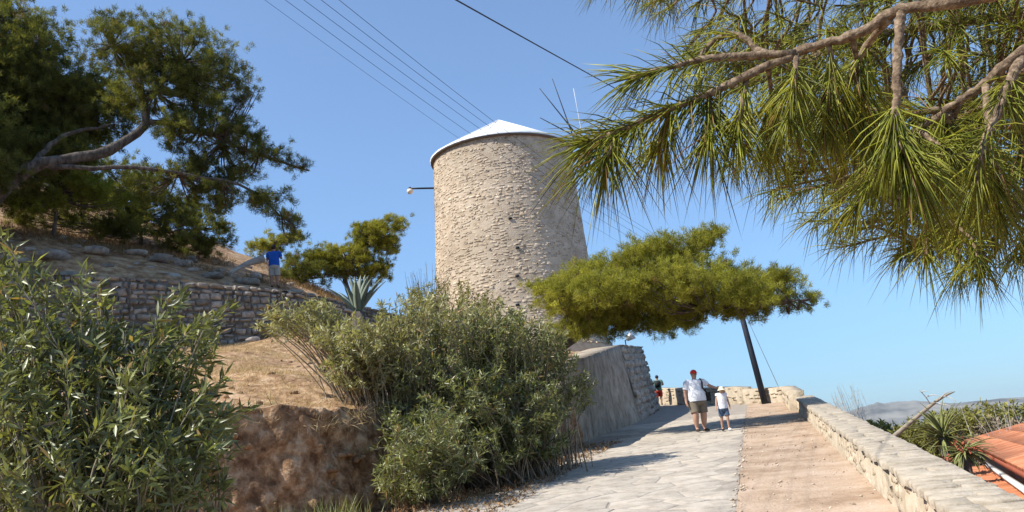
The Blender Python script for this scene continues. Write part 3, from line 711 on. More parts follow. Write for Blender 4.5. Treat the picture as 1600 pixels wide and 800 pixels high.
def pine(name, label, base, trunk, pads, dens, mt, seed, r0=.2, l=.2, wd=.022, k=34, limbs=None, clump_r=.28, group=None, shell=.35, cat='tree'):
    """pads: list of (centre, radii). trunk: list of points. dens clumps per m^2-ish"""
    rng = np.random.default_rng(seed); root = thing(name, base, label, cat, group)
    tr = curve(trunk, 18); tr[1:-1] += rng.normal(0, r0 * .12, (16, 3)); V, F3, F4 = tube_vf(tr, np.linspace(r0, r0 * .4, 18) * (1 + rng.normal(0, .06, 18)), 10); tk = build('trunk', V, [F3, F4], M['bark'], root, smooth=True)
    ac = Acc(); CC = []; AA = []
    for lb in (limbs or []):
        c = curve(lb[0], 14); c[1:] += rng.normal(0, lb[1] * .3, (13, 3)); V, F3, F4 = tube_vf(c, np.linspace(lb[1], lb[1] * .35, 14), 7); build('limb', V, [F3, F4], M['bark'], tk, smooth=True)
    anchors = np.concatenate([tr[8:]] + [curve(lb[0], 14)[4:] for lb in (limbs or [])])
    for c, r in pads:
        c = np.asarray(c, float); r = np.asarray(r, float); n = max(6, int(dens * (r[0] * r[1] + r[0] * r[2] + r[1] * r[2]) * 4.2))
        # sub-puffs inside the pad make clumps and gaps
        m = max(5, int(n / 10)); sub = in_ell(rng, m, c, r * .92, shell); pr = np.mean(r) * .33
        a0 = anchors[np.argmin(np.linalg.norm(anchors - c, axis=1))]
        for q in sub:
            mid = (a0 + q) / 2 + np.array([0, 0, -.08]) * np.linalg.norm(q - a0) + rng.normal(0, .1, 3)
            Vt, F3, F4 = tube_vf(curve([a0, mid, q], 7), np.linspace(.035, .010, 7), 4, False); ac.add(Vt, F3, F4, .5)
            nn = max(3, n // m); g_ = q + rng.normal(0, 1, (nn, 3)) * np.array([1, 1, .62]) * min(max(pr, clump_r), clump_r * 2.2) * .66
            CC.append(g_); AA.append(nrm((g_ - q) * np.array([1, 1, 1.2]) + np.array([0, 0, .12]) * 1.0))
    CC = np.concatenate(CC); AA = np.concatenate(AA); V, F, T = needles_simple(CC, AA, k, l, wd, rng)
    ac.build('branchlets', M['bark'], root, kind='stuff'); build('crown', V, F, M[mt], root, tint=T, kind='stuff')
    return root

def E(px, py, r, rx, ry, rz=None):
    """envelope ellipsoid centred on a sight line at distance r; half sizes in picture units turned to metres, depth in metres"""
    k = pxm(r); return (at(px, py, r), np.array([rx * k, (rz if rz else rx * k * .8), ry * k]))

# ------------------------------------------------------------------ hillside pines
def on_ground(px, r):
    d = ray(px, 400); h = math.hypot(d[0], d[1]); x, y = d[0] / h * r, d[1] / h * r; return np.array([x, y, gz(x, y)])
RP = 33.5
b = at(-45, 365, RP); b[2] = gz(b[0], b[1]) - .2
pine('pine_tree', 'big leaning pine with a bare forked trunk on the hillside, its crown over the path', b,
     [b, at(-20, 325, RP), at(20, 285, RP), at(60, 256, RP - .2), at(110, 249, RP - .3), at(160, 241, RP - .3), at(200, 218, RP - .2), at(228, 190, RP), at(222, 150, RP), at(215, 100, RP)],
     [E(265, 85, RP, 85, 45, 2.0), E(190, 70, RP, 55, 40, 1.5), E(320, 130, RP, 62, 42, 1.8), E(255, 150, RP, 80, 40, 1.6), E(350, 180, RP - .5, 42, 24, 1.2), E(310, 210, RP - .3, 62, 26, 1.5), E(388, 225, RP - .6, 38, 18, 1.0), E(425, 247, RP - .8, 30, 13, .8),
      E(468, 260, RP - .8, 17, 7, .4), E(385, 262, RP - .6, 30, 12, .7), E(340, 262, RP, 55, 22, 1.2), E(270, 290, RP + .3, 78, 22, 1.4), E(410, 305, RP - .8, 38, 20, .8), E(440, 345, RP - .9, 22, 18, .6), E(458, 368, RP - .9, 12, 10, .4), E(330, 312, RP, 42, 18, 1), E(397, 143, RP - .4, 9, 5, .25), E(372, 150, RP - .4, 16, 14, .4)],
     17, 'pine_dark', 71, r0=.29, l=.16, wd=.019, k=48,
     limbs=[([at(60, 258, RP), at(120, 262, RP - .6), at(190, 262, RP - .8), at(260, 268, RP - .9), at(340, 280, RP - .9), at(395, 298, RP - .9), at(440, 338, RP - .9)], .10),
            ([at(228, 190, RP), at(280, 195, RP - .2), at(340, 215, RP - .5), at(400, 240, RP - .7), at(470, 262, RP - .8)], .11),
            ([at(224, 165, RP), at(255, 130, RP), at(290, 90, RP)], .10), ([at(221, 140, RP), at(190, 100, RP), at(170, 60, RP)], .08),
            ([at(40, 270, RP), at(75, 232, RP + .6), at(120, 205, RP + 1.0), at(180, 195, RP + 1)], .13)])
b = at(-120, 330, 37); b[2] = gz(b[0], b[1]) - .2
pine('pine_tree', 'dense dark pine at the top left corner, half out of the picture', b, [b, at(-100, 230, 37), at(-60, 140, 37), at(-20, 80, 37)],
     [E(20, 70, 37, 75, 50, 2.4), E(70, 120, 37, 75, 45, 2.2), E(0, 150, 37, 90, 60, 2.6), E(90, 175, 37.5, 70, 40, 2), E(40, 220, 38, 90, 40, 2.2), E(-70, 120, 37, 90, 80, 3), E(150, 150, 38, 50, 32, 1.4), E(10, 35, 37, 40, 20, 1.5), E(135, 195, 38, 70, 24, 1.6), E(-120, 200, 34, 110, 60, 2.5), E(-60, 265, 33, 70, 30, 2), E(-160, 120, 35, 110, 70, 3), E(-190, 280, 31, 90, 40, 2.5), E(-40, 285, 36, 90, 28, 2), E(60, 248, 36.3, 80, 26, 1.8)],  # pads left of the frame and low fill added to shade the slope
     18, 'pine_dark', 72, r0=.38, l=.18, wd=.026, k=40, limbs=[([at(-60, 160, 37), at(20, 150, 37), at(110, 165, 37.3)], .12), ([at(-80, 220, 37), at(0, 215, 37.5), at(90, 215, 38)], .12)])
def small_pine(px, py, r, ells, label, mt, seed, dens=12, tr=.09, **kw):
    b = on_ground(px, r); top = ells[0][0]; b[2] -= .1
    tp = [b, b * .6 + top * .4 + np.array([.1, 0, .0]), top]
    return pine('pine_tree', label, b, tp, ells, dens, mt, seed, r0=tr, l=.17, wd=.025, k=46, **kw)
R2 = 40.5
small_pine(80, 0, 36.6, [E(85, 300, 36.6, 62, 22, 1.2), E(125, 288, 36.6, 48, 18, 1.1), E(50, 314, 36.4, 42, 16, 1.0), E(165, 304, 36.6, 40, 14, 1.0)], 'bright green young pine under the forked trunk of the big pine', 'pine_bright', 73)
small_pine(220, 0, R2 + 1, [E(210, 310, R2 + 1, 65, 30, 1.8), E(260, 330, R2 + 1, 55, 28, 1.5), E(160, 335, R2 + 1, 55, 20, 1.3), E(150, 270, R2 + 2, 80, 26, 1.8), E(60, 262, R2 + 2.5, 80, 24, 1.8), E(255, 352, R2 - .5, 62, 20, 1.3), E(120, 342, R2 - 1, 70, 17, 1.3), E(200, 362, R2 - 1.5, 50, 12, 1), E(40, 335, R2 - 1.5, 45, 14, 1.2)], 'shaded green pine bush filling the space below the big pine', 'pine_dark', 74, dens=9)
small_pine(320, 0, 43, [E(310, 358, 41, 40, 30, 1.2), E(335, 384, 41, 26, 14, .8), E(290, 380, 40, 40, 14, .9), E(290, 335, 43, 30, 20, 1.2)], 'dark dense low pine at the end of the hillside slope', 'pine_dark', 75, dens=12)
small_pine(425, 0, 50, [E(430, 378, 50, 34, 12, 1.2), E(405, 388, 50, 26, 9, 1), E(452, 372, 50, 18, 8, .8)], 'small pale pine just above the head of the man in blue', 'pine_olive', 76, dens=12)
R3 = 45
b3 = on_ground(555, R3)
pine('pine_tree', 'wind swept olive green pine leaning towards the windmill', b3, [b3 - [0, 0, .2], at(540, 440, R3), at(545, 400, R3), at(575, 370, R3)],
     [E(585, 370, R3, 34, 22, 1.2), E(610, 350, R3, 22, 14, .9), E(566, 362, R3, 14, 16, .6), E(600, 385, R3, 26, 12, .8), E(530, 400, R3, 48, 14, 1.3), E(560, 415, R3, 45, 16, 1.2), E(590, 430, R3, 22, 16, .8), E(500, 408, R3, 28, 14, 1)], 22, 'pine_olive', 77, r0=.14, l=.16, wd=.024, k=46,
     limbs=[([at(541, 430, R3), at(515, 410, R3), at(490, 402, R3)], .07)])
small_pine(470, 0, 44, [E(470, 415, 44, 42, 22, 1.3), E(450, 430, 44, 30, 18, 1.0), E(505, 430, 44, 34, 18, 1.1)], 'dark green pine bush right behind the man in blue', 'pine_dark', 78, dens=11)

# mid pine over the path
RM = 25.7
bm = st(26.2, -6.0); bm[2] = gz(bm[0], bm[1]) - .15
pine('pine_tree', 'flat topped olive green pine spreading over the path in front of the tower', bm, [bm, at(905, 520, RM), at(925, 480, RM), at(970, 460, RM), at(1050, 455, RM), at(1130, 462, RM)],
     [E(900, 455, RM, 42, 32, 1.2), E(860, 452, RM, 36, 17, 1.0), E(890, 490, RM, 34, 22, 1.0), E(950, 430, RM, 48, 32, 1.5), E(1010, 410, RM, 50, 28, 1.5), E(1060, 388, RM, 52, 20, 1.4), E(1100, 372, RM, 30, 14, 1), E(960, 480, RM, 55, 24, 1.5),
      E(1030, 470, RM, 60, 34, 1.6), E(1090, 430, RM, 52, 30, 1.5), E(1130, 455, RM, 55, 26, 1.4), E(1180, 450, RM, 48, 20, 1.2), E(1220, 440, RM, 28, 14, .9), E(1100, 490, RM, 55, 18, 1.2), E(1170, 480, RM, 42, 15, 1), E(1225, 470, RM, 34, 10, .8), E(1255, 470, RM, 20, 7, .5), E(1050, 508, RM, 40, 12, .9), E(1000, 505, RM, 32, 12, .8), E(925, 500, RM - .6, 34, 20, .8), E(890, 515, RM - .6, 34, 14, .8), E(950, 512, RM - .4, 30, 14, .8), E(960, 452, RM - 1.9, 58, 26, 1.3), E(1040, 440, RM - 2.1, 66, 28, 1.3), E(1110, 452, RM - 2, 58, 22, 1.2), E(1170, 462, RM - 1.8, 46, 16, 1.0), E(890, 462, RM - 1.1, 46, 24, 1.2), E(935, 470, RM - 1.3, 44, 22, 1.2)],
     24, 'pine_olive', 79, r0=.2, l=.14, wd=.0145, k=52, clump_r=.24, shell=.2,
     limbs=[([at(925, 480, RM), at(890, 465, RM - .4), at(855, 452, RM - .5)], .08), ([at(970, 460, RM), at(1020, 425, RM + .4), at(1090, 385, RM + .4)], .09), ([at(1050, 455, RM), at(1110, 480, RM - .5), at(1180, 478, RM - .6), at(1250, 470, RM - .6)], .07)])

# ------------------------------------------------------------------ oleanders and other shrubs
def G(s, t): p = st(s, t); p[2] = gz(p[0], p[1]); return p
RO = 7.6
b = at(150, 800, 7.2); b[2] = gz(b[0], b[1])
shrub('oleander_bush', 'large oleander bush filling the lower left corner, nearest the camera', 'bush', b,
      [E(45, 520, RO, 70, 70, .8), E(60, 620, RO - .4, 90, 80, .9), E(150, 560, RO, 100, 55, .8), E(235, 545, RO, 80, 45, .7), E(310, 520, RO, 45, 35, .5), E(180, 640, RO - .3, 130, 70, .9), E(290, 630, RO - .2, 75, 50, .7), E(345, 640, RO, 46, 36, .5), E(120, 730, RO - .8, 140, 80, .8), E(280, 720, RO - .4, 85, 65, .7), E(20, 430, RO, 40, 30, .5), E(10, 378, RO, 26, 14, .2), E(110, 445, RO, 50, 22, .5), E(210, 462, RO, 60, 24, .5), E(320, 470, RO, 45, 22, .4)],
      340, 46, (.128, .027), 'oleander', 81, stem_r=.009, wind=(.45, 0, -.05), spread=.35, leafy=.5, root_in=.25, arch=.34)
RC = 16.0
b = G(16.2, -6.6)
shrub('oleander_bush', 'dusty oleander bush, sunlight put into its pale leaf colour, with bare stems on the bank edge in the middle', 'bush', b,
      [E(560, 528, RC, 75, 30, 1.0), E(470, 492, RC + 1, 60, 24, .9), E(430, 506, RC + 1.2, 28, 16, .6), E(640, 490, RC, 55, 28, 1.0), E(600, 540, RC, 75, 40, 1.0), E(560, 575, RC - .2, 60, 32, .9), E(690, 488, RC + .3, 60, 28, 1.0), E(760, 495, RC + 1.2, 60, 24, 1.0), E(830, 520, RC + 1.8, 55, 22, .9)],
      460, 46, (.135, .028), 'oleander_lit_dusty', 82, stem_r=.013, wind=(.15, 0, 0), spread=.4, leafy=.36, root_in=.4, arch=.26)
b = G(17.4, -5.0)
shrub('oleander_bush', 'big oleander bush, shade put into its dark green, at the left edge of the path below the tower', 'bush', b,
      [E(720, 540, RC + .6, 95, 55, 1.3), E(800, 540, RC + 1.4, 80, 50, 1.3), E(850, 570, RC + 1.8, 60, 48, 1.1), E(890, 610, RC + 2.2, 46, 36, .8), E(920, 600, RC + 2.5, 26, 14, .4), E(700, 620, RC - .2, 110, 60, 1.3), E(800, 630, RC + .6, 100, 60, 1.3), E(650, 690, RC - 1.0, 85, 60, 1.0), E(740, 690, RC - .6, 95, 50, 1.0), E(830, 680, RC + .4, 70, 42, .9), E(650, 735, RC - 1.8, 60, 45, .8), E(780, 520, RC + 1, 70, 26, 1), E(670, 570, RC - .2, 70, 50, 1)],
      800, 50, (.13, .027), 'oleander', 83, stem_r=.012, spread=.7, leafy=.42, root_in=.38, arch=.26)
b = G(14.9, -6.0)
shrub('oleander_bush', 'small oleander at the right foot of the earth bank, in front of the dark bush', 'bush', b,
      [E(620, 735, 14.2, 45, 40, .5), E(665, 750, 14, 45, 36, .5), E(690, 665, 13.8, 40, 34, .5), E(645, 690, 13.6, 34, 30, .5), E(725, 705, 14, 36, 30, .5)], 150, 34, (.15, .02), 'oleander', 84, stem_r=.008, spread=.25, leafy=.7)
b = on_ground(700, 30)
shrub('scrub_bush', 'yellow green scrub bush at the left foot of the windmill tower', 'bush', b, [E(690, 455, 30, 48, 22, .8), E(740, 475, 30, 45, 22, .8), E(650, 465, 30, 30, 16, .6)], 160, 34, (.13, .035), 'scrub', 85, leafy=.7)
b = on_ground(660, 33)
shrub('bare_shrub', 'leafless twiggy shrub against the left side of the tower', 'shrub', b, [E(665, 432, 33, 36, 24, .5)], 44, 3, (.06, .02), 'scrub_dry', 86, stem_r=.012, leafy=.4)

# agave behind the pale oleander
def rosette(name, label, base, specs, mt, cat, width, curl, seed, group=None):
    rng = np.random.default_rng(seed); root = thing(name, base, label, cat, group); base = np.asarray(base, float)
    for (a, el, L) in specs:
        h = np.array([math.cos(a), math.sin(a), 0]); n = 9; u = np.linspace(0, 1, n)
        ang = el - curl * u * u; C = base + np.cumsum(np.concatenate([[np.zeros(3)], (h * np.cos(ang)[1:, None] + np.array([0, 0, 1]) * np.sin(ang)[1:, None]) * L / (n - 1)]), 0)
        S = np.array([-math.sin(a), math.cos(a), 0]); Wd = width * np.interp(u, [0, .15, .45, .8, 1], [.75, .85, 1, .55, .02]); up = nrm(np.cross(S, np.gradient(C, axis=0)) * -1)
        th = width * .12 * (1 - u * .8)
        V = np.stack([C - S * Wd[:, None] / 2 + up * (Wd * .18)[:, None], C - up * 0, C + S * Wd[:, None] / 2 + up * (Wd * .18)[:, None], C - up * (th + .004)[:, None]], 1).reshape(-1, 3)
        i = np.arange(n - 1)[:, None] * 4; F = np.concatenate([i + [0, 1, 5, 4], i + [1, 2, 6, 5], i + [2, 3, 7, 6], i + [3, 0, 4, 7]])
        build('leaf', V, F, M[mt], root, tint=np.full(len(V), rng.random()), smooth=True)
    return root
rng = np.random.default_rng(3)
ab = at(560, 492, 17.6)
gab = gz(ab[0], ab[1])
sp = [(rng.uniform(0, 6.28), rng.uniform(.75, 1.5), rng.uniform(.65, 1.0)) for _ in range(22)]

rosette('agave_plant', 'grey green agave with upright pointed leaves behind the pale oleander', [ab[0], ab[1], ab[2]], sp, 'agave', 'plant', .15, .22, 87)
ag = [o for o in COL.objects if o.name.startswith('agave_plant')][-1]
V, F3, F4 = tube_vf([[ab[0], ab[1], gab - .1], [ab[0], ab[1], ab[2] + .05]], [.16, .13], 8); build('stem', V, [F3, F4], M['bark'], ag)

# ------------------------------------------------------------------ beyond the parapet: houses, plants
RH1 = at(1511, 689, 21.0); RH2 = at(1605, 737, 9.7); RH2[2] = RH1[2]
def roof_house():
    a = RH1[:2]; d = (RH2[:2] - a); Lh = np.linalg.norm(d); d = d / Lh; nR = np.array([-d[1], d[0]])
    if nR[0] < 0: nR = -nR
    Lh2 = Lh + 3; z = RH1[2]
    hs = thing('house', (a[0] + d[0] * 6 + nR[0] * 3, a[1] + d[1] * 6 + nR[1] * 3, gz(*(a + d * 6 + nR * 3))), 'house with an orange tiled roof below the parapet, at the right edge', 'house')
    W = 6.0; pit = .21
    def P(u, v, h=0): q = a + d * u + nR * v; return np.array([q[0], q[1], z + v * pit + h])
    # roof deck
    V = np.array([P(0, 0, -.06), P(Lh2, 0, -.06), P(Lh2, W, -.06), P(0, W, -.06), P(0, 0, .0), P(Lh2, 0, .0), P(Lh2, W, 0), P(0, W, 0)])
    F = np.array([[0, 3, 2, 1], [4, 5, 6, 7], [0, 1, 5, 4], [1, 2, 6, 5], [2, 3, 7, 6], [3, 0, 4, 7]])
    rf = build('roof', V, F, M['terracotta'], hs)
    # barrel tiles: each row one half-round run; first 300 pieces along the eave are single tiles
    step = .13; nrow = int(Lh2 / step); acx = Acc(); rg = np.random.default_rng(2)
    def tile(u, v0, v1, lift=0):
        an = np.linspace(0, math.pi, 6); r0_, r1_ = .056, .048; V = []
        for v, r_ in ((v0, r0_), (v1, r1_)):
            for t_ in an: V.append(P(u - r_ * math.cos(t_), v, .004 + lift + r_ * .5 * math.sin(t_)))
        F = np.array([[k, k + 1, 7 + k, 6 + k] for k in range(5)])
        return np.array(V), F, np.array([[0, 1, 2, 3, 4, 5]])
    cnt = 0
    for k in range(nrow):
        u = step * (k + .5)
        for j in range(int(W / .36)):
            V, F, cap = tile(u, j * .36 - .06, j * .36 + .38, .012 * (1 if j else 1)); tn = rg.random()
            if j < 4 and cnt < 300: build('roof_tile', V, [F, cap], M['terracotta'], rf, tint=np.full(12, tn)); cnt += 1
            else: acx.add(V, None, F, tn)
    acx.build('roof_tiles_higher_up', M['terracotta'], rf, kind='stuff')
    for k in range(nrow):
        c = P(step * (k + 1.0), -.045, -.03); V, F4 = box_vf(c, .06, .03, .05, math.atan2(d[1], d[0])); build('eave_tile', V, F4, M['tile_end'], rf)
    # fascia and wall
    def slab(u0, u1, v, z0, z1, th, mt, nm, par):
        q0, q1 = P(u0, v), P(u1, v); c = (q0 + q1) / 2; c[2] = (z0 + z1) / 2; V, F4 = box_vf(c, u1 - u0, th, z1 - z0, math.atan2(d[1], d[0])); return build(nm, V, F4, M[mt], par)
    slab(.0, Lh2, .12, z - .12, z - .07, .10, 'whitewash', 'fascia', hs)
    slab(.12, Lh2 - .1, .5, z - 4.5, z - .122, .5, 'house_wall', 'wall', hs)
    slab(.12, Lh2 - .1, W - .4, z - 4.5, z + .8, .4, 'house_wall', 'wall', hs)
    # lower lean-to roof in front
    u0 = 4.2; lt = thing('lean_to', (*(a + d * 9 - nR * .6), gz(*(a + d * 9 - nR * .6))), 'lower orange tiled lean-to roof with a white edge right behind the parapet', 'building')
    zt = z - .32; WL = 2.2
    def Q(u, v, h=0): q = a + d * u - nR * v; return np.array([q[0], q[1], zt - v * .05 + h])
    V = np.array([Q(u0, -.2, -.1), Q(Lh2, -.2, -.1), Q(Lh2, WL, -.1), Q(u0, WL, -.1), Q(u0, -.2, 0), Q(Lh2, -.2, 0), Q(Lh2, WL, 0), Q(u0, WL, 0)])
    r2 = build('roof', V, F, M['terracotta'], lt); acx = Acc(); cnt = 0
    for k in range(int((Lh2 - u0) / .2)):
        for j in range(6):
            an = np.linspace(0, math.pi, 6); V = []; v0 = j * .36 - .02; v1 = v0 + .4
            for v, r_ in ((v0, .07), (v1, .085)):
                for t_ in an: V.append(Q(u0 + .2 * (k + .5) - r_ * math.cos(t_), v, .006 + r_ * .35 * math.sin(t_)))
            build('roof_tile', np.array(V), [np.array([[q + 1, q, 6 + q, 7 + q] for q in range(5)])], M['terracotta'], r2, tint=np.full(12, rg.random()))
    c = (Q(u0, -.02) + Q(Lh2, -.02)) / 2 + np.array([0, 0, .07]); V, F4 = box_vf(c, Lh2 - u0 + .1, .07, .04, math.atan2(d[1], d[0])); build('flashing', V, F4, M['whitewash'], lt)
    c = Q(u0 - .09, WL / 2 - .1, .02); V, F4 = box_vf(c, .08, WL, .06, math.atan2(d[1], d[0])); build('end_coping', V, F4, M['whitewash'], lt)
    c = (Q(u0 + .1, WL - .3) + Q(Lh2 - .1, WL - .3)) / 2; c[2] = zt - .25 - 1.6; V, F4 = box_vf(c, Lh2 - u0 - .3, .25, 3.2, math.atan2(d[1], d[0])); build('wall', V, F4, M['whitewash'], lt)
roof_house()
RY = 14.5
rng = np.random.default_rng(9)
yb = at(1474, 684, RY)
rosette('yucca_plant', 'spiky yellow green yucca rosette standing above the parapet', yb, [(rng.uniform(0, 6.28), rng.uniform(-.6, 1.5), rng.uniform(.36, .62)) for _ in range(95)], 'yucca', 'plant', .035, .55, 90)
V, F3, F4 = tube_vf([[yb[0], yb[1], gz(yb[0], yb[1]) - .1], yb], [.09, .07], 8); yt = build('stem', V, [F3, F4], M['bark'], [o for o in COL.objects if o.name.startswith('yucca_plant')][-1])
yb2 = at(1506, 706, 12.8)
rosette('yucca_plant', 'drooping yucca rosette with red flowers next to the house eave', yb2, [(rng.uniform(0, 6.28), rng.uniform(-.7, .7), rng.uniform(.26, .46)) for _ in range(60)], 'yucca', 'plant', .03, .7, 91)
y2 = [o for o in COL.objects if o.name.startswith('yucca_plant')][-1]
V, F3, F4 = tube_vf([[yb2[0], yb2[1], gz(yb2[0], yb2[1]) - .1], yb2], [.08, .06], 8); build('stem', V, [F3, F4], M['bark'], y2)
fp = np.concatenate([in_ell(rng, 26, at(1499, 694, 12.7), [.09, .1, .09]), in_ell(rng, 16, at(1480, 716, 12.6), [.09, .1, .05]), in_ell(rng, 12, at(1515, 702, 12.6), [.1, .1, .05])])
D = rdir(rng, len(fp)); V, F, T = leaf_vf(fp, D, nrm(np.cross(D, rdir(rng, len(fp)))), np.full(len(fp), .05), np.full(len(fp), .035), rng.random(len(fp))); build('flowers', V, F, M['tile_end'], y2, tint=T, kind='stuff')
sb = at(1404, 676, 17); sb0 = sb.copy(); se = at(1470, 622, 17.6)
dead = thing('dead_stalk', sb, 'grey leaning dead agave stalk with a few bare side twigs behind the parapet', 'stalk')
low = sb + (sb - se) * .9
V, F3, F4 = tube_vf(curve([low, sb, (sb + se) / 2 + [0, 0, .01], se, at(1492, 612, 17.7)], 14), np.interp(np.linspace(0, 1, 14), [0, .3, .8, 1], [.045, .04, .026, .006]), 7); stk = build('stalk', V, [F3, F4], M['stem'], dead, smooth=True)
for pa, pb, pc in [((1455, 634), (1446, 620), (1435, 608)), ((1447, 620), (1458, 617), (1468, 619)), ((1462, 629), (1475, 632), (1485, 634)), ((1468, 624), (1478, 614), (1488, 611)), ((1475, 619), (1484, 621), (1494, 627)), ((1440, 613), (1444, 611), (1449, 612))]:
    V, F3, F4 = tube_vf(curve([at(*pa, 17.5), at(*pb, 17.4), at(*pc, 17.3)], 6), np.linspace(.012, .004, 6), 5); build('twig', V, [F3, F4], M['weathered'], stk)
RB = 24
def bshrub(px, r, ells, label, mt, seed, n=200, lv=36, leaf=(.12, .04), name='scrub_bush', **k):
    b = on_ground(px, r); return shrub(name, label, 'bush', b, ells, n, lv, leaf, mt, seed, leafy=.4, **k)
bshrub(1565, RB, [E(1555, 655, RB, 55, 22, 1.4), E(1595, 650, RB, 50, 24, 1.4), E(1530, 648, RB, 36, 18, 1.0), E(1640, 655, RB, 50, 26, 1.5)], 'yellow green scrub bush above the house roof at the right edge', 'scrub', 92, 240, 44)
bshrub(1540, RB - 2, [E(1545, 672, RB - 2, 55, 16, 1.2), E(1590, 668, RB - 2, 40, 14, 1.0)], 'dry grey brown scrub between the yucca and the house roof', 'scrub_dry', 93, 260, 26, stem_r=.01)
bshrub(1465, RB - 2, [E(1465, 662, RB - 2, 40, 18, 1.0), E(1435, 680, RB - 2, 36, 16, .9), E(1500, 655, RB - 2, 30, 16, .9)], 'olive scrub bush right behind the yucca', 'scrub', 94, 200, 40)
bshrub(1385, RB + 4, [E(1385, 672, RB + 4, 32, 10, 1.0), E(1365, 664, RB + 4, 20, 7, .8), E(1412, 690, RB + 4, 34, 14, 1)], 'low green scrub along the outer side of the parapet', 'scrub', 95, 160, 40)
b = on_ground(1322, 30)
shrub('bare_shrub', 'leafless grey shrub sticking up behind the end of the parapet', 'shrub', b, [E(1322, 620, 30, 24, 22, .5)], 60, 3, (.05, .015), 'scrub_dry', 96, stem_r=.011, leafy=.4, mat_stem='weathered')
b = on_ground(1560, 19)
shrub('bare_shrub', 'thin bare twigs rising above the scrub at the right edge', 'shrub', b, [E(1570, 634, 19, 60, 14, .8)], 14, 3, (.05, .015), 'scrub_dry', 97, stem_r=.010, leafy=.4, mat_stem='weathered')

# ------------------------------------------------------------------ pole and wires
pb = st(38.0, .32, -.1); pt = at(1139, 418, 38.6)
pole = thing('utility_pole', pb, 'dark leaning wooden utility pole at the top of the path', 'pole')
V, F3, F4 = tube_vf([pb, pb + (pt - pb) * .5, pt], [.135, .12, .10], 12); shaft = build('shaft', V, [F3, F4], M['pole_wood'], pole, smooth=True)
cdir = nrm(np.array([.93, -.36, 0.]))
for hh in (.95,):
    c = pt - (pt - pb) / np.linalg.norm(pt - pb) * hh; V, F3, F4 = tube_vf([c - cdir * .55, c + cdir * .55], .05, 6); build('crossarm', V, [F3, F4], M['pole_wood'], pole)
gw = thing('guy_wire', at(1216, 606, 40.5), 'thin steel guy wire running from the utility pole down to the right', 'wire')
V, F3, F4 = tube_vf([at(1164, 490, 38.5), at(1219, 610, 40.5)], .012, 4); build('wire_strand', V, [F3, F4], M['grey_metal'], gw)
farend = np.array([-6.2, -1.0])
def wire(name, px0, r0, midpx, end, rad, label, group):
    # sagging line: passes the sight line px0 at distance r0, a mid sight line, then the pole
    p0 = at(px0[0], px0[1], r0); e = np.asarray(end)
    u_m = .5
    hor = lambda u: p0[:2] + (e[:2] - p0[:2]) * u
    # find u where the plan line crosses the mid sight line, and the height there
    d = ray(*midpx); A = np.array([[d[0], -(e[0] - p0[0])], [d[1], -(e[1] - p0[1])]]); k, u_m = np.linalg.solve(A, p0[:2]); zm = CAM[2] + d[2] * k
    lin = p0[2] + (e[2] - p0[2]) * u_m; c = (zm - lin) / (u_m * (1 - u_m))
    u = np.linspace(-.35, 1, 40); P = np.stack([p0[0] + (e[0] - p0[0]) * u, p0[1] + (e[1] - p0[1]) * u, p0[2] + (e[2] - p0[2]) * u + c * u * (1 - u)], -1)
    V, F3, F4 = tube_vf(P, rad, 5); o = build(name, V, [F3, F4], M['wire'], None, origin=e); return tag(o, label, 'wire', group)
axd = (pt - pb) / np.linalg.norm(pt - pb)
ends = [pt - axd * .95 - cdir * .5, pt - axd * .95 + cdir * .45, pt - axd * .35 - cdir * .45, pt - axd * .35 + cdir * .1, pt - axd * .3 + cdir * .5]
lab = ['lowest and faintest of the five thin overhead wires, leftmost at the top', 'second thin overhead wire from the left at the top edge', 'third and middle thin overhead wire at the top edge', 'fourth thin overhead wire from the left at the top edge', 'rightmost of the five thin overhead wires, passing by the roof tip']
for k, (p0, mp) in enumerate(zip([(414, 0), (446, 0), (475, 0), (502, 0), (530, 0)], [(719, 217.5), (738, 211), (755, 205), (772, 203), (785, 200)])):
    wire('overhead_wire', p0, 10.5 - .3 * k, mp, ends[k], .0032 if k else .0024, lab[k], 'thin overhead wires')
wire('overhead_cable', (713, 0), 9.0, (932, 122), at(1130, 228, 38), .0095, 'thick black overhead cable at the top centre', 'overhead cables')

# ------------------------------------------------------------------ near pine: branches hanging into the picture from the right
rng = np.random.default_rng(123)
tb = np.array([3.1, 1.9]); tbase = np.array([tb[0], tb[1], gz(*tb) - .1])
near = thing('pine_tree', tbase, 'near pine whose long needled branches hang into the upper right corner', 'tree')
V, F3, F4 = tube_vf(curve([tbase, tbase + [0.05, .1, 2.2], tbase + [-.05, .1, 4.2], tbase + [.1, .2, 6.5]], 16), np.linspace(.19, .09, 16), 12); ntr = build('trunk', V, [F3, F4], M['near_bark'], near, smooth=True)
def needle_vf(P, D, L, rad, rng, droop=.25):
    n = len(P); S1 = nrm(np.cross(D, rdir(rng, n))); S2 = np.cross(D, S1); L = np.asarray(L)[:, None]; g = np.array([0, 0, -1.0])
    m = P + D * L * .5 + g * L * droop * .25; e = P + D * L + g * L * droop; rad = np.asarray(rad)
    rr = rad[:, None]; ring = [(math.cos(a), math.sin(a)) for a in (0, 2.094, 4.189)]
    V = np.stack([P + (S1 * c + S2 * s_) * rr for c, s_ in ring] + [m + (S1 * c + S2 * s_) * rr * .95 for c, s_ in ring] + [e], 1).reshape(-1, 3)
    b = np.arange(n)[:, None] * 7; F4 = np.concatenate([b + [0, 1, 4, 3], b + [1, 2, 5, 4], b + [2, 0, 3, 5]]); F3 = np.concatenate([b + [3, 4, 6], b + [4, 5, 6], b + [5, 3, 6]])
    return V, F3, F4
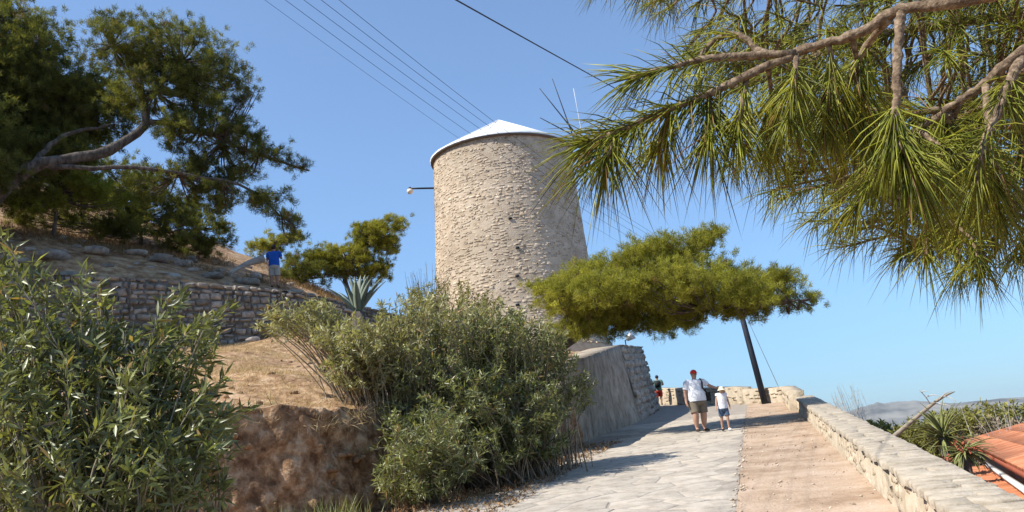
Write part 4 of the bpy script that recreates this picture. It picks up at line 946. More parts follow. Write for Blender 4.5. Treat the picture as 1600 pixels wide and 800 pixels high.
def tuft(C, n, L, rad, rng, parent, back=.16, openang=(.35, 1.0), droop=.3, name='needle_tuft', acc=None, dead=.04):
    """needles round the last stretch of a twig polyline C"""
    C = np.asarray(C); d = np.concatenate([[0], np.cumsum(np.linalg.norm(np.diff(C, axis=0), axis=1))]); tot = d[-1]
    u = tot - np.abs(rng.uniform(0, 1, n)) ** 1.3 * min(back, tot); P = np.stack([np.interp(u, d, C[:, k]) for k in range(3)], -1)
    T = nrm(np.gradient(C, axis=0)); Ti = nrm(np.stack([np.interp(u, d, T[:, k]) for k in range(3)], -1))
    perp = nrm(np.cross(Ti, rdir(rng, n))); an = rng.uniform(*openang, n)[:, None]; D = nrm(Ti * np.cos(an) + perp * np.sin(an) + np.array([0, 0, -.12]))
    V, F3, F4 = needle_vf(P, D, L * np.clip(rng.normal(.92, .2, n), .35, 1.3), rad * rng.uniform(.8, 1.2, n), rng, droop)
    T_ = np.repeat(np.clip(rng.normal(.5, .25, n), 0, 1), 7)
    if acc is not None: acc.add(V, F3, F4, T_); return
    build(name, V, [F3, F4], M['needle'], parent, tint=T_, smooth=True)
def wig(C, a):
    C = np.array(C); C[1:-1] += rng.normal(0, a, C[1:-1].shape); return C
def near_limb(pts, ra, rb, tufts=(), name='limb', n=26, parent=None):
    n = n * 2 if ra > .009 else n
    C = wig(curve([at(*p) if len(p) == 3 and p[2] < 50 and p[0] > 100 else np.array(p) for p in pts], n), ra * .10)
    rr = np.linspace(ra, rb, n) * (1 + rng.normal(0, .07, n)); V, F3, F4 = tube_vf(C, rr, 11); V = V + rng.normal(0, ra * .07, V.shape)
    return C, build(name, V, [F3, F4], M['near_bark'], near if parent is None else parent, smooth=True)
K = 1.75
t_hi = tbase + np.array([-.02, .1, 3.9])
B1, o1 = near_limb([(1900, -190, 2.1), (1640, -40, 1.85), (1509, 0, K), (1405, 17, K), (1340, 52, K), (1242, 84, K), (1145, 130, K - .02), (1067, 162, K - .04), (976, 201, K - .07), (917, 224, K - .08)], .0135, .005, n=34)
V, F3, F4 = tube_vf(curve([t_hi, (t_hi + B1[0]) / 2 + [0, 0, .12], B1[0]], 8), np.linspace(.05, .0165, 8), 9); build('limb', V, [F3, F4], M['near_bark'], near, smooth=True)
NL = .13; NR = .00135
def sub(parent, pts, ra, rb, n=12):
    return near_limb(pts, ra, rb, name='twig', n=n, parent=parent)
def clad(C, o, n, u0=.4, **k):
    """needles all along the outer part of a branch, in several tufts"""
    m = len(C); i0 = int(m * u0); L = len(C) - i0; step = max(3, L // max(1, int(L / 4)))
    for i in range(i0 + 2, m, step):
        seg = C[max(0, i - step - 1):i + 1]; tuft(seg, n, NL, NR, rng, o, back=.14, openang=(.5, 1.25), droop=.38, **k)
clad(B1, o1, 46, .72); tuft(B1, 93, NL * 1.1, NR, rng, o1, back=.12, openang=(.15, .85), droop=.22)
B2, o2 = sub(o1, [(1242, 84, K), (1184, 86, K - .01), (1130, 90, K - .02), (1080, 97, K - .03), (1015, 114, K - .05), (985, 122, K - .05)], .009, .005, 14)
clad(B2, o2, 40, .5); tuft(B2, 79, NL, NR, rng, o2, back=.10, openang=(.2, .95), droop=.2)
B2b, o2b = sub(o1, [(1200, 86, K), (1184, 78, K + .02), (1164, 60, K + .03), (1138, 54, K + .04), (1112, 66, K + .05), (1090, 95, K + .05)], .0085, .005, 14); tuft(B2b, 72, NL, NR, rng, o2b, openang=(.3, 1.1), droop=.35)
B3, o3 = sub(o1, [(1408, 14, K), (1405, 50, K - .02), (1402, 104, K - .05), (1401, 150, K - .06), (1399, 188, K - .08), (1404, 222, K - .09), (1428, 258, K - .1)], .0095, .005, 22)
for q in range(3): tuft(B3[:32 + q * 6], 45, NL * 1.15, NR * 1.05, rng, o3, back=.06, openang=(.2, .9), droop=.32)
tuft(B3, 90, NL * 1.05, NR, rng, o3, back=.14, openang=(.2, 1.35), droop=.32)
B4, o4 = sub(o1, [(1390, 30, K), (1360, 62, K + .04), (1333, 110, K + .06), (1318, 158, K + .08), (1312, 185, K + .08)], .0075, .005, 14); tuft(B4, 93, NL, NR, rng, o4, openang=(.3, 1.1), droop=.3)
B10, o10 = sub(o1, [(1166, 125, K), (1160, 160, K - .03), (1150, 200, K - .05)], .006, .004, 8); tuft(B10, 108, NL * 1.05, NR, rng, o10, openang=(.2, .95), droop=.3)
B11, o11 = sub(o1, [(1045, 172, K - .05), (1040, 200, K - .02), (1030, 225, K)], .005, .0035, 8); tuft(B11, 79, NL, NR, rng, o11, openang=(.25, 1.0), droop=.32)
B12, o12 = sub(o1, [(960, 208, K - .07), (955, 232, K - .1), (945, 250, K - .12)], .005, .0035, 8); tuft(B12, 86, NL * 1.1, NR, rng, o12, openang=(.25, 1.0), droop=.32)
for pts in ([(1245, 85, K), (1242, 130, K - .03), (1232, 185, K - .05)], [(1295, 66, K), (1300, 120, K + .03), (1290, 190, K + .05)], [(1105, 148, K), (1112, 180, K - .03), (1108, 215, K - .05)], [(1200, 105, K), (1205, 160, K + .1), (1200, 230, K + .15)], [(1330, 58, K), (1345, 130, K + .1), (1350, 215, K + .12)]):
    C, o = sub(o1, pts, .0055, .0035, 9); tuft(C, 105, NL, NR, rng, o, back=.12, openang=(.25, 1.0), droop=.3); tuft(C[:6], 40, NL, NR, rng, o, back=.08, openang=(.4, 1.1), droop=.3)
K2 = 2.15
B5, o5 = near_limb([(2000, -80, 2.5), (1750, 10, 2.3), (1600, 80, K2), (1535, 133, K2), (1483, 169, K2), (1425, 208, K2), (1385, 235, K2)], .0135, .0055, n=26)
V, F3, F4 = tube_vf(curve([tbase + np.array([0, .1, 3.0]), B5[0]], 6), np.linspace(.05, .023, 6), 9); build('limb', V, [F3, F4], M['near_bark'], near, smooth=True)
tuft(B5, 86, NL, NR, rng, o5, openang=(.3, 1.1), droop=.4)
for pts, ra in [([(1330, 168, K2 - .02), (1405, 176, K2), (1470, 172, K2)][::-1], .008), ([(1594, 91, K2), (1561, 169, K2 - .1), (1535, 234, K2 - .2), (1525, 286, K2 - .22)], .012), ([(1477, 176, K2), (1495, 215, K2 + .05), (1512, 245, K2 + .1)], .012),
                ([(1437, 205, K2), (1480, 235, K2 - .1), (1535, 262, K2 - .15)], .006), ([(1560, 112, K2), (1590, 180, K2 + .1), (1600, 260, K2 + .1)], .01), ([(1500, 160, K2), (1460, 250, K2 + .1), (1450, 320, K2 + .1)], .008), ([(1425, 208, K2), (1370, 270, K2), (1340, 320, K2)], .007), ([(1540, 130, K2), (1550, 260, K2 - .1), (1560, 340, K2 - .1)], .009)]:
    C, o = sub(o5, pts, ra, .0045, 14)
    tuft(C[:9], 70, NL, NR, rng, o, back=.1, openang=(.4, 1.2), droop=.32); tuft(C, 95, NL * 1.05, NR, rng, o, back=.18, openang=(.2, 1.3), droop=.3)
# inner crown further back: shoots filling the upper right
poly = np.array([(905, -40), (960, 10), (1060, 30), (1085, 120), (1130, 215), (1150, 300), (1235, 350), (1320, 405), (1420, 440), (1520, 445), (1620, 400), (1760, 380), (1760, -80), (905, -80)], float)
def inside(p):
    c = False; j = len(poly) - 1
    for i in range(len(poly)):
        if (poly[i][1] > p[1]) != (poly[j][1] > p[1]) and p[0] < (poly[j][0] - poly[i][0]) * (p[1] - poly[i][1]) / (poly[j][1] - poly[i][1]) + poly[i][0]: c = not c
        j = i
    return c
limbs3 = []
for pts in ([(1900, 40, 3.4), (1650, 120, 3.2), (1450, 230, 3.0), (1300, 320, 2.9)], [(1900, -60, 3.6), (1600, 20, 3.4), (1350, 60, 3.2), (1130, 150, 3.1)], [(1900, 150, 3.6), (1700, 230, 3.4), (1560, 330, 3.3), (1430, 400, 3.2)], [(1800, -120, 3.6), (1450, -60, 3.4), (1200, -30, 3.2), (1000, -10, 3.1)]):
    C, o = near_limb(pts, .024, .008, n=24); limbs3.append((C, o, Acc(), Acc()))
    q = tbase + np.array([0, .2, 3.4]); V, F3, F4 = tube_vf(curve([q, (q + C[0]) / 2 + [0, 0, .1], C[0]], 6), np.linspace(.05, .025, 6), 8); build('limb', V, [F3, F4], M['near_bark'], near, smooth=True)
cnt = 0
while cnt < 380:
    p = np.array([rng.uniform(905, 1760), rng.uniform(-80, 445)])
    if not inside(p): continue
    r = rng.uniform(2.4, 3.9); e = at(p[0], p[1], r)
    best = min(limbs3, key=lambda l: np.min(np.linalg.norm(l[0] - e, axis=1))); a = best[0][max(0, np.argmin(np.linalg.norm(best[0] - e, axis=1)) - 2)]
    dv = nrm(e - a + np.array([-.25, -.05, -.12])); s0 = e - dv * .16
    C = curve([a, (a + s0) / 2 + np.array([0, 0, .03]), s0, e], 9); V, F3, F4 = tube_vf(C, np.linspace(.0065, .0035, 9), 5, False); best[3].add(V, F3, F4, .5)
    tuft(C, 46, .13, .0015, rng, None, back=.17, openang=(.3, 1.2), droop=.3, acc=best[2]); cnt += 1
for C, o, a, tw in limbs3:
    if a.n: a.build('needles', M['needle'], o, kind='stuff'); tw.build('twigs', M['near_bark'], o)

# ------------------------------------------------------------------ people
def skin_obj(joints, edges, root, sub=2):
    me = bpy.data.meshes.new('tmp'); names = list(joints); me.from_pydata([tuple(joints[n][0]) for n in names], [(names.index(a), names.index(b)) for a, b in edges], [])
    o = bpy.data.objects.new('tmp', me); COL.objects.link(o); m = o.modifiers.new('s', 'SKIN'); m.use_smooth_shade = True
    if not me.skin_vertices: 
        bm = bmesh.new(); bm.from_mesh(me); bm.verts.layers.skin.verify(); bm.to_mesh(me); bm.free()
    for i, n in enumerate(names):
        r = joints[n][1]; me.skin_vertices[0].data[i].radius = (r, r) if np.isscalar(r) else r
        me.skin_vertices[0].data[i].use_root = (n == root)
    s2 = o.modifiers.new('d', 'SUBSURF'); s2.levels = sub; s2.render_levels = sub
    dg = bpy.context.evaluated_depsgraph_get(); dg.update(); ev = o.evaluated_get(dg); out = bpy.data.meshes.new_from_object(ev)
    n = len(out.vertices); V = np.zeros(n * 3); out.vertices.foreach_get('co', V); F = [list(p.vertices) for p in out.polygons]
    bpy.data.objects.remove(o); bpy.data.meshes.remove(out)
    return V.reshape(-1, 3), F
def person(label, foot, yaw, H, J, parts, extra, skin='skin'):
    """J: joints name->((x,y,z),radius) for a 1.75 m figure facing -y; parts: (name, joints, edges, grow, material)"""
    k = H / 1.75; c, s_ = math.cos(yaw), math.sin(yaw); Rm = np.array([[c, -s_, 0], [s_, c, 0], [0, 0, 1]]); foot = np.asarray(foot, float)
    X = lambda P: foot + (np.asarray(P) * k) @ Rm.T
    root = thing('person', foot, label, 'person')
    BE = [('pel', 'wai'), ('wai', 'che'), ('che', 'nec'), ('nec', 'jaw'), ('jaw', 'hea'), ('hea', 'top')]
    for q in 'LR': BE += [('che', 'sh' + q), ('sh' + q, 'el' + q), ('el' + q, 'wr' + q), ('wr' + q, 'pa' + q), ('pel', 'hi' + q), ('hi' + q, 'kn' + q), ('kn' + q, 'ca' + q), ('ca' + q, 'an' + q), ('an' + q, 'to' + q)]
    JC = ('che', 'wai', 'pel', 'shL', 'shR', 'hiL', 'hiR')
    J = {q: (p_, (r_ * 1.12 if np.isscalar(r_) else (r_[0] * 1.1, r_[1] * 1.08)) if q[:2] in ('el', 'wr', 'kn', 'ca', 'an', 'sh', 'hi') else r_) for q, (p_, r_) in J.items()}
    J = {q: (p_, (np.array(r_) * .84).tolist() if q in JC and not np.isscalar(r_) else (r_ * .84 if q in JC else r_)) for q, (p_, r_) in J.items()}
    V, F = skin_obj(J, BE, 'pel'); ac = [(V, F)]
    def addtube(P, R, n=6):
        v, f3, f4 = tube_vf(P, R, n); ac.append((v, [list(x) for x in f3] + [list(x) for x in f4]))
    for q, sg in (('L', -1), ('R', 1)):       # fingers and thumb on each hand
        pa = np.array(J['pa' + q][0], float); wr = np.array(J['wr' + q][0], float); d = nrm(pa - wr); sd = nrm(np.cross(d, [sg * 1.0, .2, .1])); nn = np.cross(d, sd)
        for i, L in enumerate((.075, .085, .08, .062)):
            b_ = pa + sd * (.026 - .0175 * i); addtube([b_ - d * .02, b_ + d * L * .5 + nn * .004, b_ + d * L + nn * .022], [.0095, .009, .006], 6)
        b_ = wr + d * .035 + sd * .032; addtube([b_ - sd * .015, b_ + sd * .018 + d * .03, b_ + sd * .02 + d * .06 + nn * .01], [.012, .011, .007], 6)
    h = np.array(J['hea'][0], float); fwd = nrm(np.array([0, -1, .0]) + np.array(extra.get('look', (0, 0, 0))))
    sx = nrm(np.cross(fwd, [0, 0, 1]))
    addtube([h + fwd * .085 + [0, 0, .02], h + fwd * .115 + [0, 0, -.02], h + fwd * .09 + [0, 0, -.03]], [.008, .016, .012], 6)      # nose
    for sg in (-1, 1): v, f = sphere_vf(h + sx * sg * .088 + [0, 0, -.005], .012, .024, .034, 8); ac.append((v, [list(x) for x in f]))     # ears
    nV = 0; VV = []; FF = []
    for v, f in ac: VV.append(v); FF += [[i + nV for i in x] for x in f]; nV += len(v)
    def bl(name, V, F, mt, parent=root):
        f3 = [f for f in F if len(f) == 3]; f4 = [f for f in F if len(f) == 4]
        return build(name, X(V), [np.array(q) for q in (f3, f4) if q], M[mt], parent, smooth=True)
    body = bl('body', np.concatenate(VV), FF, skin)
    for sg in (-1, 1):
        v, f = sphere_vf(h + fwd * .088 + sx * sg * .034 + [0, 0, .022], .013, .008, .008, 8); bl('eye', v, [list(x) for x in f], 'hair_dark')
    v, f = sphere_vf(h + fwd * .085 + [0, 0, -.062], .022, .010, .006, 8); bl('mouth', v, [list(x) for x in f], 'red_shorts')
    for nm, js, es, rt, grow, mt in parts:
        JJ = {}
        for n in js:
            src, ov = (n, None) if isinstance(n, str) else n
            p, r = J[src] if src in J else ov
            if ov is not None and src in J: p, r = ov
            r = (r, r) if np.isscalar(r) else r; JJ[src] = (p, (r[0] + grow, r[1] + grow))
        v, f = skin_obj(JJ, es, rt); bl(nm, v, f, mt)
    for fn in extra.get('mesh', []):
        nm, v, f, mt = fn(J); bl(nm, v, [list(x) for x in f], mt)
    return root
def base_J(fat=1.0, shw=.185):
    f = fat; g_ = .6 + .4 * fat
    return {'pel': ((0, 0, .93), (.155 * f, .115 * f)), 'wai': ((0, -.02 * (f - 1) * 4, 1.10), (.15 * f, .115 * f ** 1.5)), 'che': ((0, 0, 1.33), (.165 * f, .115 * f)), 'nec': ((0, -.005, 1.47), .058), 'jaw': ((0, -.02, 1.545), .07), 'hea': ((0, -.022, 1.63), (.082, .098)), 'top': ((0, -.012, 1.70), (.06, .07)),
            'shL': ((-shw * f, 0, 1.405), .06 * f), 'shR': ((shw * f, 0, 1.405), .06 * f), 'elL': ((-.25 * f, .02, 1.13), .043), 'elR': ((.25 * f, .02, 1.13), .043), 'wrL': ((-.265 * f, -.06, .88), .028), 'wrR': ((.265 * f, -.06, .88), .028), 'paL': ((-.265 * f, -.08, .81), .034), 'paR': ((.265 * f, -.08, .81), .034),
            'hiL': ((-.095 * f, 0, .86), .092 * f), 'hiR': ((.095 * f, 0, .86), .092 * f), 'knL': ((-.11, -.02, .49), .068 * g_), 'knR': ((.11, -.02, .49), .068 * g_), 'caL': ((-.112, .015, .34), .07 * g_), 'caR': ((.112, .015, .34), .07 * g_), 'anL': ((-.115, .02, .085), .036), 'anR': ((.115, .02, .085), .036), 'toL': ((-.13, -.12, .035), .034), 'toR': ((.13, -.12, .035), .034)}
def lerp(J, a, b, u): return tuple(np.array(J[a][0]) * (1 - u) + np.array(J[b][0]) * u)
def cap_mesh(mt, brim=1, flat_=.0):
    def f(J):
        h = np.array(J['hea'][0]) + [0, 0, .028]; m = 8; n = 16; V = []; 
        for i in range(m):
            th = i / (m - 1) * math.pi / 2
            for j in range(n): a = j * 2 * math.pi / n; V.append(h + np.array([.098 * math.cos(th) * math.cos(a), .118 * math.cos(th) * math.sin(a), .105 * math.sin(th)]))
        F = [(i * n + j, i * n + (j + 1) % n, (i + 1) * n + (j + 1) % n, (i + 1) * n + j) for i in range(m - 1) for j in range(n)]
        b = len(V); k = 9
        for i in range(k):
            a = math.pi + math.pi * i / (k - 1) * .86 + .22; V.append(h + np.array([.097 * math.cos(a), .117 * math.sin(a), .006])); V.append(h + np.array([.105 * math.cos(a), .117 * math.sin(a) - .095 * abs(math.sin(a)) * brim, -.012]))
        F += [(b + 2 * i, b + 2 * i + 1, b + 2 * i + 3, b + 2 * i + 2) for i in range(k - 1)]
        return 'cap', np.array(V), F, mt
    return f
def hat_mesh(mt):
    def f(J):
        h = np.array(J['hea'][0]) + [0, 0, .03]; n = 18; prof = [(.165, -.035), (.15, -.012), (.105, .012), (.1, .05), (.085, .09), (.05, .105), (.002, .108)]; V = []
        for r, z in prof:
            for j in range(n): a = j * 2 * math.pi / n; V.append(h + [r * math.cos(a), r * 1.1 * math.sin(a), z])
        return 'sun_hat', np.array(V), [(i * n + j, i * n + (j + 1) % n, (i + 1) * n + (j + 1) % n, (i + 1) * n + j) for i in range(len(prof) - 1) for j in range(n)], mt
    return f
def hair_mesh(mt, low=-.03, sc=1.0):
    def f(J):
        h = np.array(J['hea'][0]) + [0, .012, .02]; V, F = sphere_vf(h, .098 * sc, .108 * sc, .105 * sc, 16); front = (V[:, 1] < h[1] - .05) & (V[:, 2] < h[2] + .03); V[front, 1] = h[1] - .05
        V[:, 2] = np.maximum(V[:, 2], h[2] + low * 2); return 'hair', V, F, mt
    return f
def tube_part(nm, fn, rad, mt, n=6):
    def f(J):
        v, f3, f4 = tube_vf(fn(J), rad, n); return nm, v, [tuple(x) for x in f3] + [tuple(x) for x in f4], mt
    return f
def box_part(nm, fn, sz, mt):
    def f(J):
        V, F4 = box_vf(fn(J), *sz); 
        c = V.mean(0); V = np.concatenate([V]); return nm, V, [tuple(x) for x in F4], mt
    return f
def shoe(q, mt):
    def f(J):
        a = np.array(J['an' + q][0]); t = np.array(J['to' + q][0]); d = nrm((t - a) * [1, 1, 0]); P = [a * [1, 1, 0] - d * .06 + [0, 0, .045], a * [1, 1, 0] + [0, 0, .055], (a + t) / 2 * [1, 1, 0] + [0, 0, .048], t * [1, 1, 0] + d * .05 + [0, 0, .035]]
        P = np.array(P); P[:, 2] += min(a[2] - .085, t[2] - .035); v, f3, f4 = tube_vf(P, [.034, .044, .046, .03], 10); return 'shoe', v, [tuple(x) for x in f3] + [tuple(x) for x in f4], mt
    return f
def loft_vf(rings, n=20):
    ang = np.arange(n) * 2 * math.pi / n; V = np.concatenate([np.stack([c[0] + a_ * np.cos(ang), c[1] + b_ * np.sin(ang), np.full(n, c[2])], -1) for c, a_, b_ in rings]); m = len(rings)
    return V, [(i * n + j, i * n + (j + 1) % n, (i + 1) * n + (j + 1) % n, (i + 1) * n + j) for i in range(m - 1) for j in range(n)]
def join_vf(L):
    V = []; F = []; n = 0
    for v, f in L: V.append(v); F += [tuple(i + n for i in q) for q in f]; n += len(v)
    return np.concatenate(V), F
def outfit(J, f, sleeve=.62, leg=.85, shirt='white_cloth', shorts='khaki', lw=1.0, hem=.86):
    def sh_(J):
        y = J['wai'][0][1]; yc = J['che'][0][1]; L = [loft_vf([((0, y * .7, hem), .19 * f, .155 * f), ((0, y, .97), .188 * f, .155 * f), ((0, y, 1.10), .182 * f, .15 * f ** 1.4), ((0, yc, 1.24), .185 * f, .135 * f ** 1.2), ((0, yc, 1.34), .195 * f, .125 * f), ((0, yc, 1.41), .185 * f, .125 * f), ((0, yc, 1.46), .125 * f, .10 * f), ((0, yc - .005, 1.485), .064, .066)])]
        for q in 'LR':
            a_ = np.array(J['sh' + q][0]); e = np.array(lerp(J, 'sh' + q, 'el' + q, sleeve)); c = np.array(J['che'][0]) * .45 + a_ * .55; v, f3, f4 = tube_vf(curve([c, a_, (a_ + e) / 2, e], 8), np.interp(np.linspace(0, 1, 8), [0, .35, 1], [.085, .088, .074]) * (.8 + .2 * f), 12, False); L.append((v, [tuple(x) for x in f4]))
        return ('shirt',) + join_vf(L) + (shirt,)
    def pa_(J):
        L = [loft_vf([((0, 0, 1.0), .165 * f, .135 * f), ((0, 0, .92), .18 * f, .145 * f), ((0, 0, .84), .19 * f, .155 * f), ((0, 0, .76), .16 * f, .135 * f), ((0, 0, .72), .02, .02)])]
        for q in 'LR':
            a_ = np.array(J['hi' + q][0]); e = np.array(lerp(J, 'hi' + q, 'kn' + q, leg)); v, f3, f4 = tube_vf(curve([a_ + [0, 0, .02], a_ * .5 + e * .5, e], 8), np.linspace(.105 * f, .105 * lw, 8), 12, False); L.append((v, [tuple(x) for x in f4]))
        return ('shorts',) + join_vf(L) + (shorts,)
    return [pa_, sh_]
# man in white shirt
J = base_J(1.42, .168); J['elR'] = ((.44, -.03, 1.27), .045); J['wrR'] = ((.60, -.08, 1.20), .03); J['paR'] = ((.67, -.09, 1.19), .035); J['elL'] = ((-.33, .03, 1.12), .045); J['wrL'] = ((-.36, -.05, .86), .03); J['paL'] = ((-.36, -.07, .79), .035)
J['knL'] = ((-.14, -.10, .50), .085); J['caL'] = ((-.14, -.06, .34), .085); J['anL'] = ((-.13, -.05, .085), .037); J['toL'] = ((-.16, -.19, .035), .035); J['knR'] = ((.16, .0, .49), .085); J['caR'] = ((.17, .06, .34), .085); J['anR'] = ((.175, .10, .085), .037); J['toR'] = ((.2, -.04, .035), .035)
strap = lambda J: [(.17, .16, 1.42), (.19, .0, 1.485), (.15, -.17, 1.38), (.10, -.25, 1.22), (.22, -.24, 1.08), (.30, -.12, .99)]
mf = st(24.45, -1.52, .03)
person('heavy man in white shirt, red cap and khaki shorts walking down the path', mf, .28, 1.62, J, [], {'look': (.1, 0, -.1), 'mesh': outfit(J, 1.42, .7, .9, lw=1.2) + [cap_mesh('red_cloth'), tube_part('bag_strap', strap, .026, 'black_cloth'), shoe('L', 'leather'), shoe('R', 'leather'), box_part('shoulder_bag', lambda J: np.array([.34, .02, .97]), (.12, .26, .24), 'black_cloth')]})
# child
J = base_J(1.02, .155); J['nec'] = ((0, -.04, 1.45), .055); J['jaw'] = ((.0, -.10, 1.50), .07); J['hea'] = ((0, -.14, 1.575), (.095, .105)); J['top'] = ((0, -.13, 1.655), (.07, .08)); J['che'] = ((0, -.02, 1.31), (.16, .11))
J['elL'] = ((-.24, -.02, 1.14), .038); J['wrL'] = ((-.29, -.10, .92), .026); J['paL'] = ((-.30, -.12, .86), .03); J['elR'] = ((.25, .03, 1.16), .038); J['wrR'] = ((.27, -.05, .93), .026); J['paR'] = ((.27, -.08, .87), .03)
J['knL'] = ((-.10, .02, .49), .055); J['anL'] = ((-.10, .10, .09), .034); J['caL'] = ((-.10, .07, .34), .05); J['toL'] = ((-.11, -.03, .035), .034); J['knR'] = ((.11, -.09, .50), .055); J['caR'] = ((.115, -.06, .34), .05); J['anR'] = ((.12, -.05, .085), .034); J['toR'] = ((.13, -.19, .035), .034)
cf = st(23.95, -.86, .03)
person('fair haired child in white top and denim shorts looking down beside the man', cf, .1, 1.14, J, [], {'look': (0, 0, -.5), 'mesh': outfit(J, 1.05, .2, .8, 'white_cloth', 'denim') + [hat_mesh('straw'), hair_mesh('hair_blond', -.05, 1.06), shoe('L', 'black_cloth'), shoe('R', 'white_cloth'), tube_part('bag_strap', lambda J: [(-.1, .1, 1.42), (-.1, -.06, 1.46), (-.02, -.16, 1.30), (.1, -.16, 1.12), (.17, -.06, 1.02)], .016, 'straw')]})
# far walker seen from behind
J = base_J(1.08); J['elL'] = ((-.33, .03, 1.18), .043); J['wrL'] = ((-.2, -.16, 1.18), .03); J['paL'] = ((-.13, -.2, 1.18), .034); J['elR'] = ((.33, .03, 1.18), .043); J['wrR'] = ((.2, -.16, 1.18), .03); J['paR'] = ((.13, -.2, 1.18), .034)
J['knL'] = ((-.10, -.12, .52), .062); J['caL'] = ((-.10, -.04, .36), .057); J['anL'] = ((-.10, .0, .13), .036); J['toL'] = ((-.11, -.13, .08), .034)
rf_ = st(48.6, -4.95, .03)
person('distant walker in navy cap and red shorts with a dark backpack, seen from behind', rf_, math.pi - .2, 1.62, J, [], {'mesh': outfit(J, 1.1, .6, .9, 'teal_cloth', 'red_shorts', 1.1) + [cap_mesh('navy'), hair_mesh('hair_dark', -.03, .98), shoe('L', 'leather'), shoe('R', 'leather'), box_part('backpack', lambda J: np.array([0, .21, 1.24]), (.30, .17, .36), 'black_cloth')]}, skin='skin_tan')
# man in blue on the terrace
J = base_J(1.12); J['elL'] = ((-.29, -.10, 1.17), .045); J['wrL'] = ((-.14, -.30, 1.38), .03); J['paL'] = ((-.09, -.33, 1.44), .034); J['elR'] = ((.29, -.10, 1.17), .045); J['wrR'] = ((.14, -.30, 1.38), .03); J['paR'] = ((.09, -.33, 1.44), .034)
bp = at(430, 460, 36.0); bp[2] = max(gz(bp[0], bp[1]) + .02, at(430, 466, 36.0)[2])
person('man in bright blue shirt and pale shorts standing on the terrace, back turned', bp, math.pi + .1, 1.75, J, [], {'mesh': outfit(J, 1.15, .6, 1.0, 'blue_cloth', 'beige_cloth', 1.15) + [hair_mesh('hair_dark', -.05, 1.04), shoe('L', 'leather'), shoe('R', 'leather'), box_part('camera', lambda J: np.array([0, -.36, 1.55]), (.12, .06, .08), 'black_cloth')]}, skin='skin_tan')

# ------------------------------------------------------------------ rocks, log, small things
def rock_vf(c, r, rng):
    V, F = sphere_vf((0, 0, 0), 1, 1, 1, 10); d = nrm(V); k = 1 + .28 * np.sin(d @ rng.normal(0, 2.2, 3) + 1) + .16 * np.sin(d @ rng.normal(0, 4, 3)); V = V * k[:, None]; V[:, 2] = np.clip(V[:, 2], -.55, .62)
    a = rng.uniform(0, 6.28); c_, s_ = math.cos(a), math.sin(a); V = (V * np.asarray(r)) @ np.array([[c_, s_, 0], [-s_, c_, 0], [0, 0, 1]]); return np.asarray(c) + V, F
rng = np.random.default_rng(77)
rocks = [(250, 418, 35.5, .9, .35, 'pale rock at the left of the sunlit terrace ledge'), (285, 425, 35.8, .7, .3, 'pale rock beside the block on the terrace ledge'), (330, 436, 35, .8, .26, 'flat sunlit rock in the middle of the terrace ledge'), (390, 440, 35.4, .8, .3, 'tan rock left of the man in blue'), (400, 418, 37.5, .6, .36, 'square grey boulder behind the pale fallen trunk'), (455, 452, 35.6, .7, .2, 'flat rock at the feet of the man in blue'), (480, 458, 35, .6, .22, 'grey rock at the right end of the terrace'),
         (90, 400, 34, 1.0, .36, 'grey boulder in the shade on the upper left slope'), (150, 395, 35, .8, .3, 'long grey rock below the pine slope'), (30, 385, 33.5, .7, .3, 'bluish rock at the left edge of the slope'), (210, 402, 36, .7, .26, 'small shaded rock right of the long grey rock'), (395, 533, 31.5, .45, .22, 'grey rock at the foot of the dry stone wall'), (545, 552, 22, .3, .14, 'white stone half hidden under the pale oleander'), (300, 408, 39, .45, .32, 'upright block stone behind the terrace ledge')]
for px_, py_, r_, sz, hz, lab_ in rocks:
    p = at(px_, py_, r_); z = gz(p[0], p[1]); V, F4 = rock_vf((p[0], p[1], z + hz * .25), (sz * .6, sz * .45, hz * .75), rng)
    o = build('rock', V, F4, M['rock'], None, tint=np.full(len(V), rng.random()), origin=(p[0], p[1], z), smooth=False); tag(o, lab_, 'rock', 'rocks on the hillside')
la = at(357, 428, 36.2); lb_ = at(412, 404, 36.6)
o = thing('fallen_trunk', la, 'pale bleached fallen trunk sloping up to the left of the man in blue', 'log'); V, F3, F4 = tube_vf(curve([la, la * .5 + lb_ * .5 + [0, 0, .08], lb_], 10), np.linspace(.06, .16, 10) * (1 + rng.normal(0, .06, 10)), 8); build('log', V, [F3, F4], M['weathered'], o, smooth=True)
V, F3, F4 = tube_vf([lb_ - (lb_ - la) * .1, lb_ + [.1, 0, .35]], [.06, .03], 6); build('branch_stub', V, [F3, F4], M['weathered'], o)
# pebbles on the dirt verge, litter and dry grass
def pebbles(n, sr, tr, sz, h, name, mt, seed):
    rg = np.random.default_rng(seed); a = Acc(); t0 = np.array([(1, 0, 0), (-1, 0, 0), (0, 1, 0), (0, -1, 0), (0, 0, 1), (0, 0, -1)], float); F = np.array([(0, 2, 4), (2, 1, 4), (1, 3, 4), (3, 0, 4), (2, 0, 5), (1, 2, 5), (3, 1, 5), (0, 3, 5)])
    for k in range(n):
        s_ = sr[0] + (sr[1] - sr[0]) * rg.random() ** 1.5; t_ = rg.uniform(*tr); r_ = sz[0] + (sz[1] - sz[0]) * rg.random() ** 3
        V = t0 * (1 + rg.uniform(-.3, .3, (6, 3))) * np.array([r_ * rg.uniform(.8, 1.4), r_, r_ * .6]); an = rg.uniform(0, 6.3); c_, q = math.cos(an), math.sin(an)
        a.add(st(s_, t_, h) + V @ np.array([[c_, q, 0], [-q, c_, 0], [0, 0, 1]]), F, None, rg.random())
    return a.build(name, mt, None, kind='stuff')
o = pebbles(1300, (6, 36), (-.38, 1.18), (.005, .026), .022, 'pebbles', M['pebble'], 5); tag(o, 'small loose stones scattered over the orange dirt strip', 'gravel')
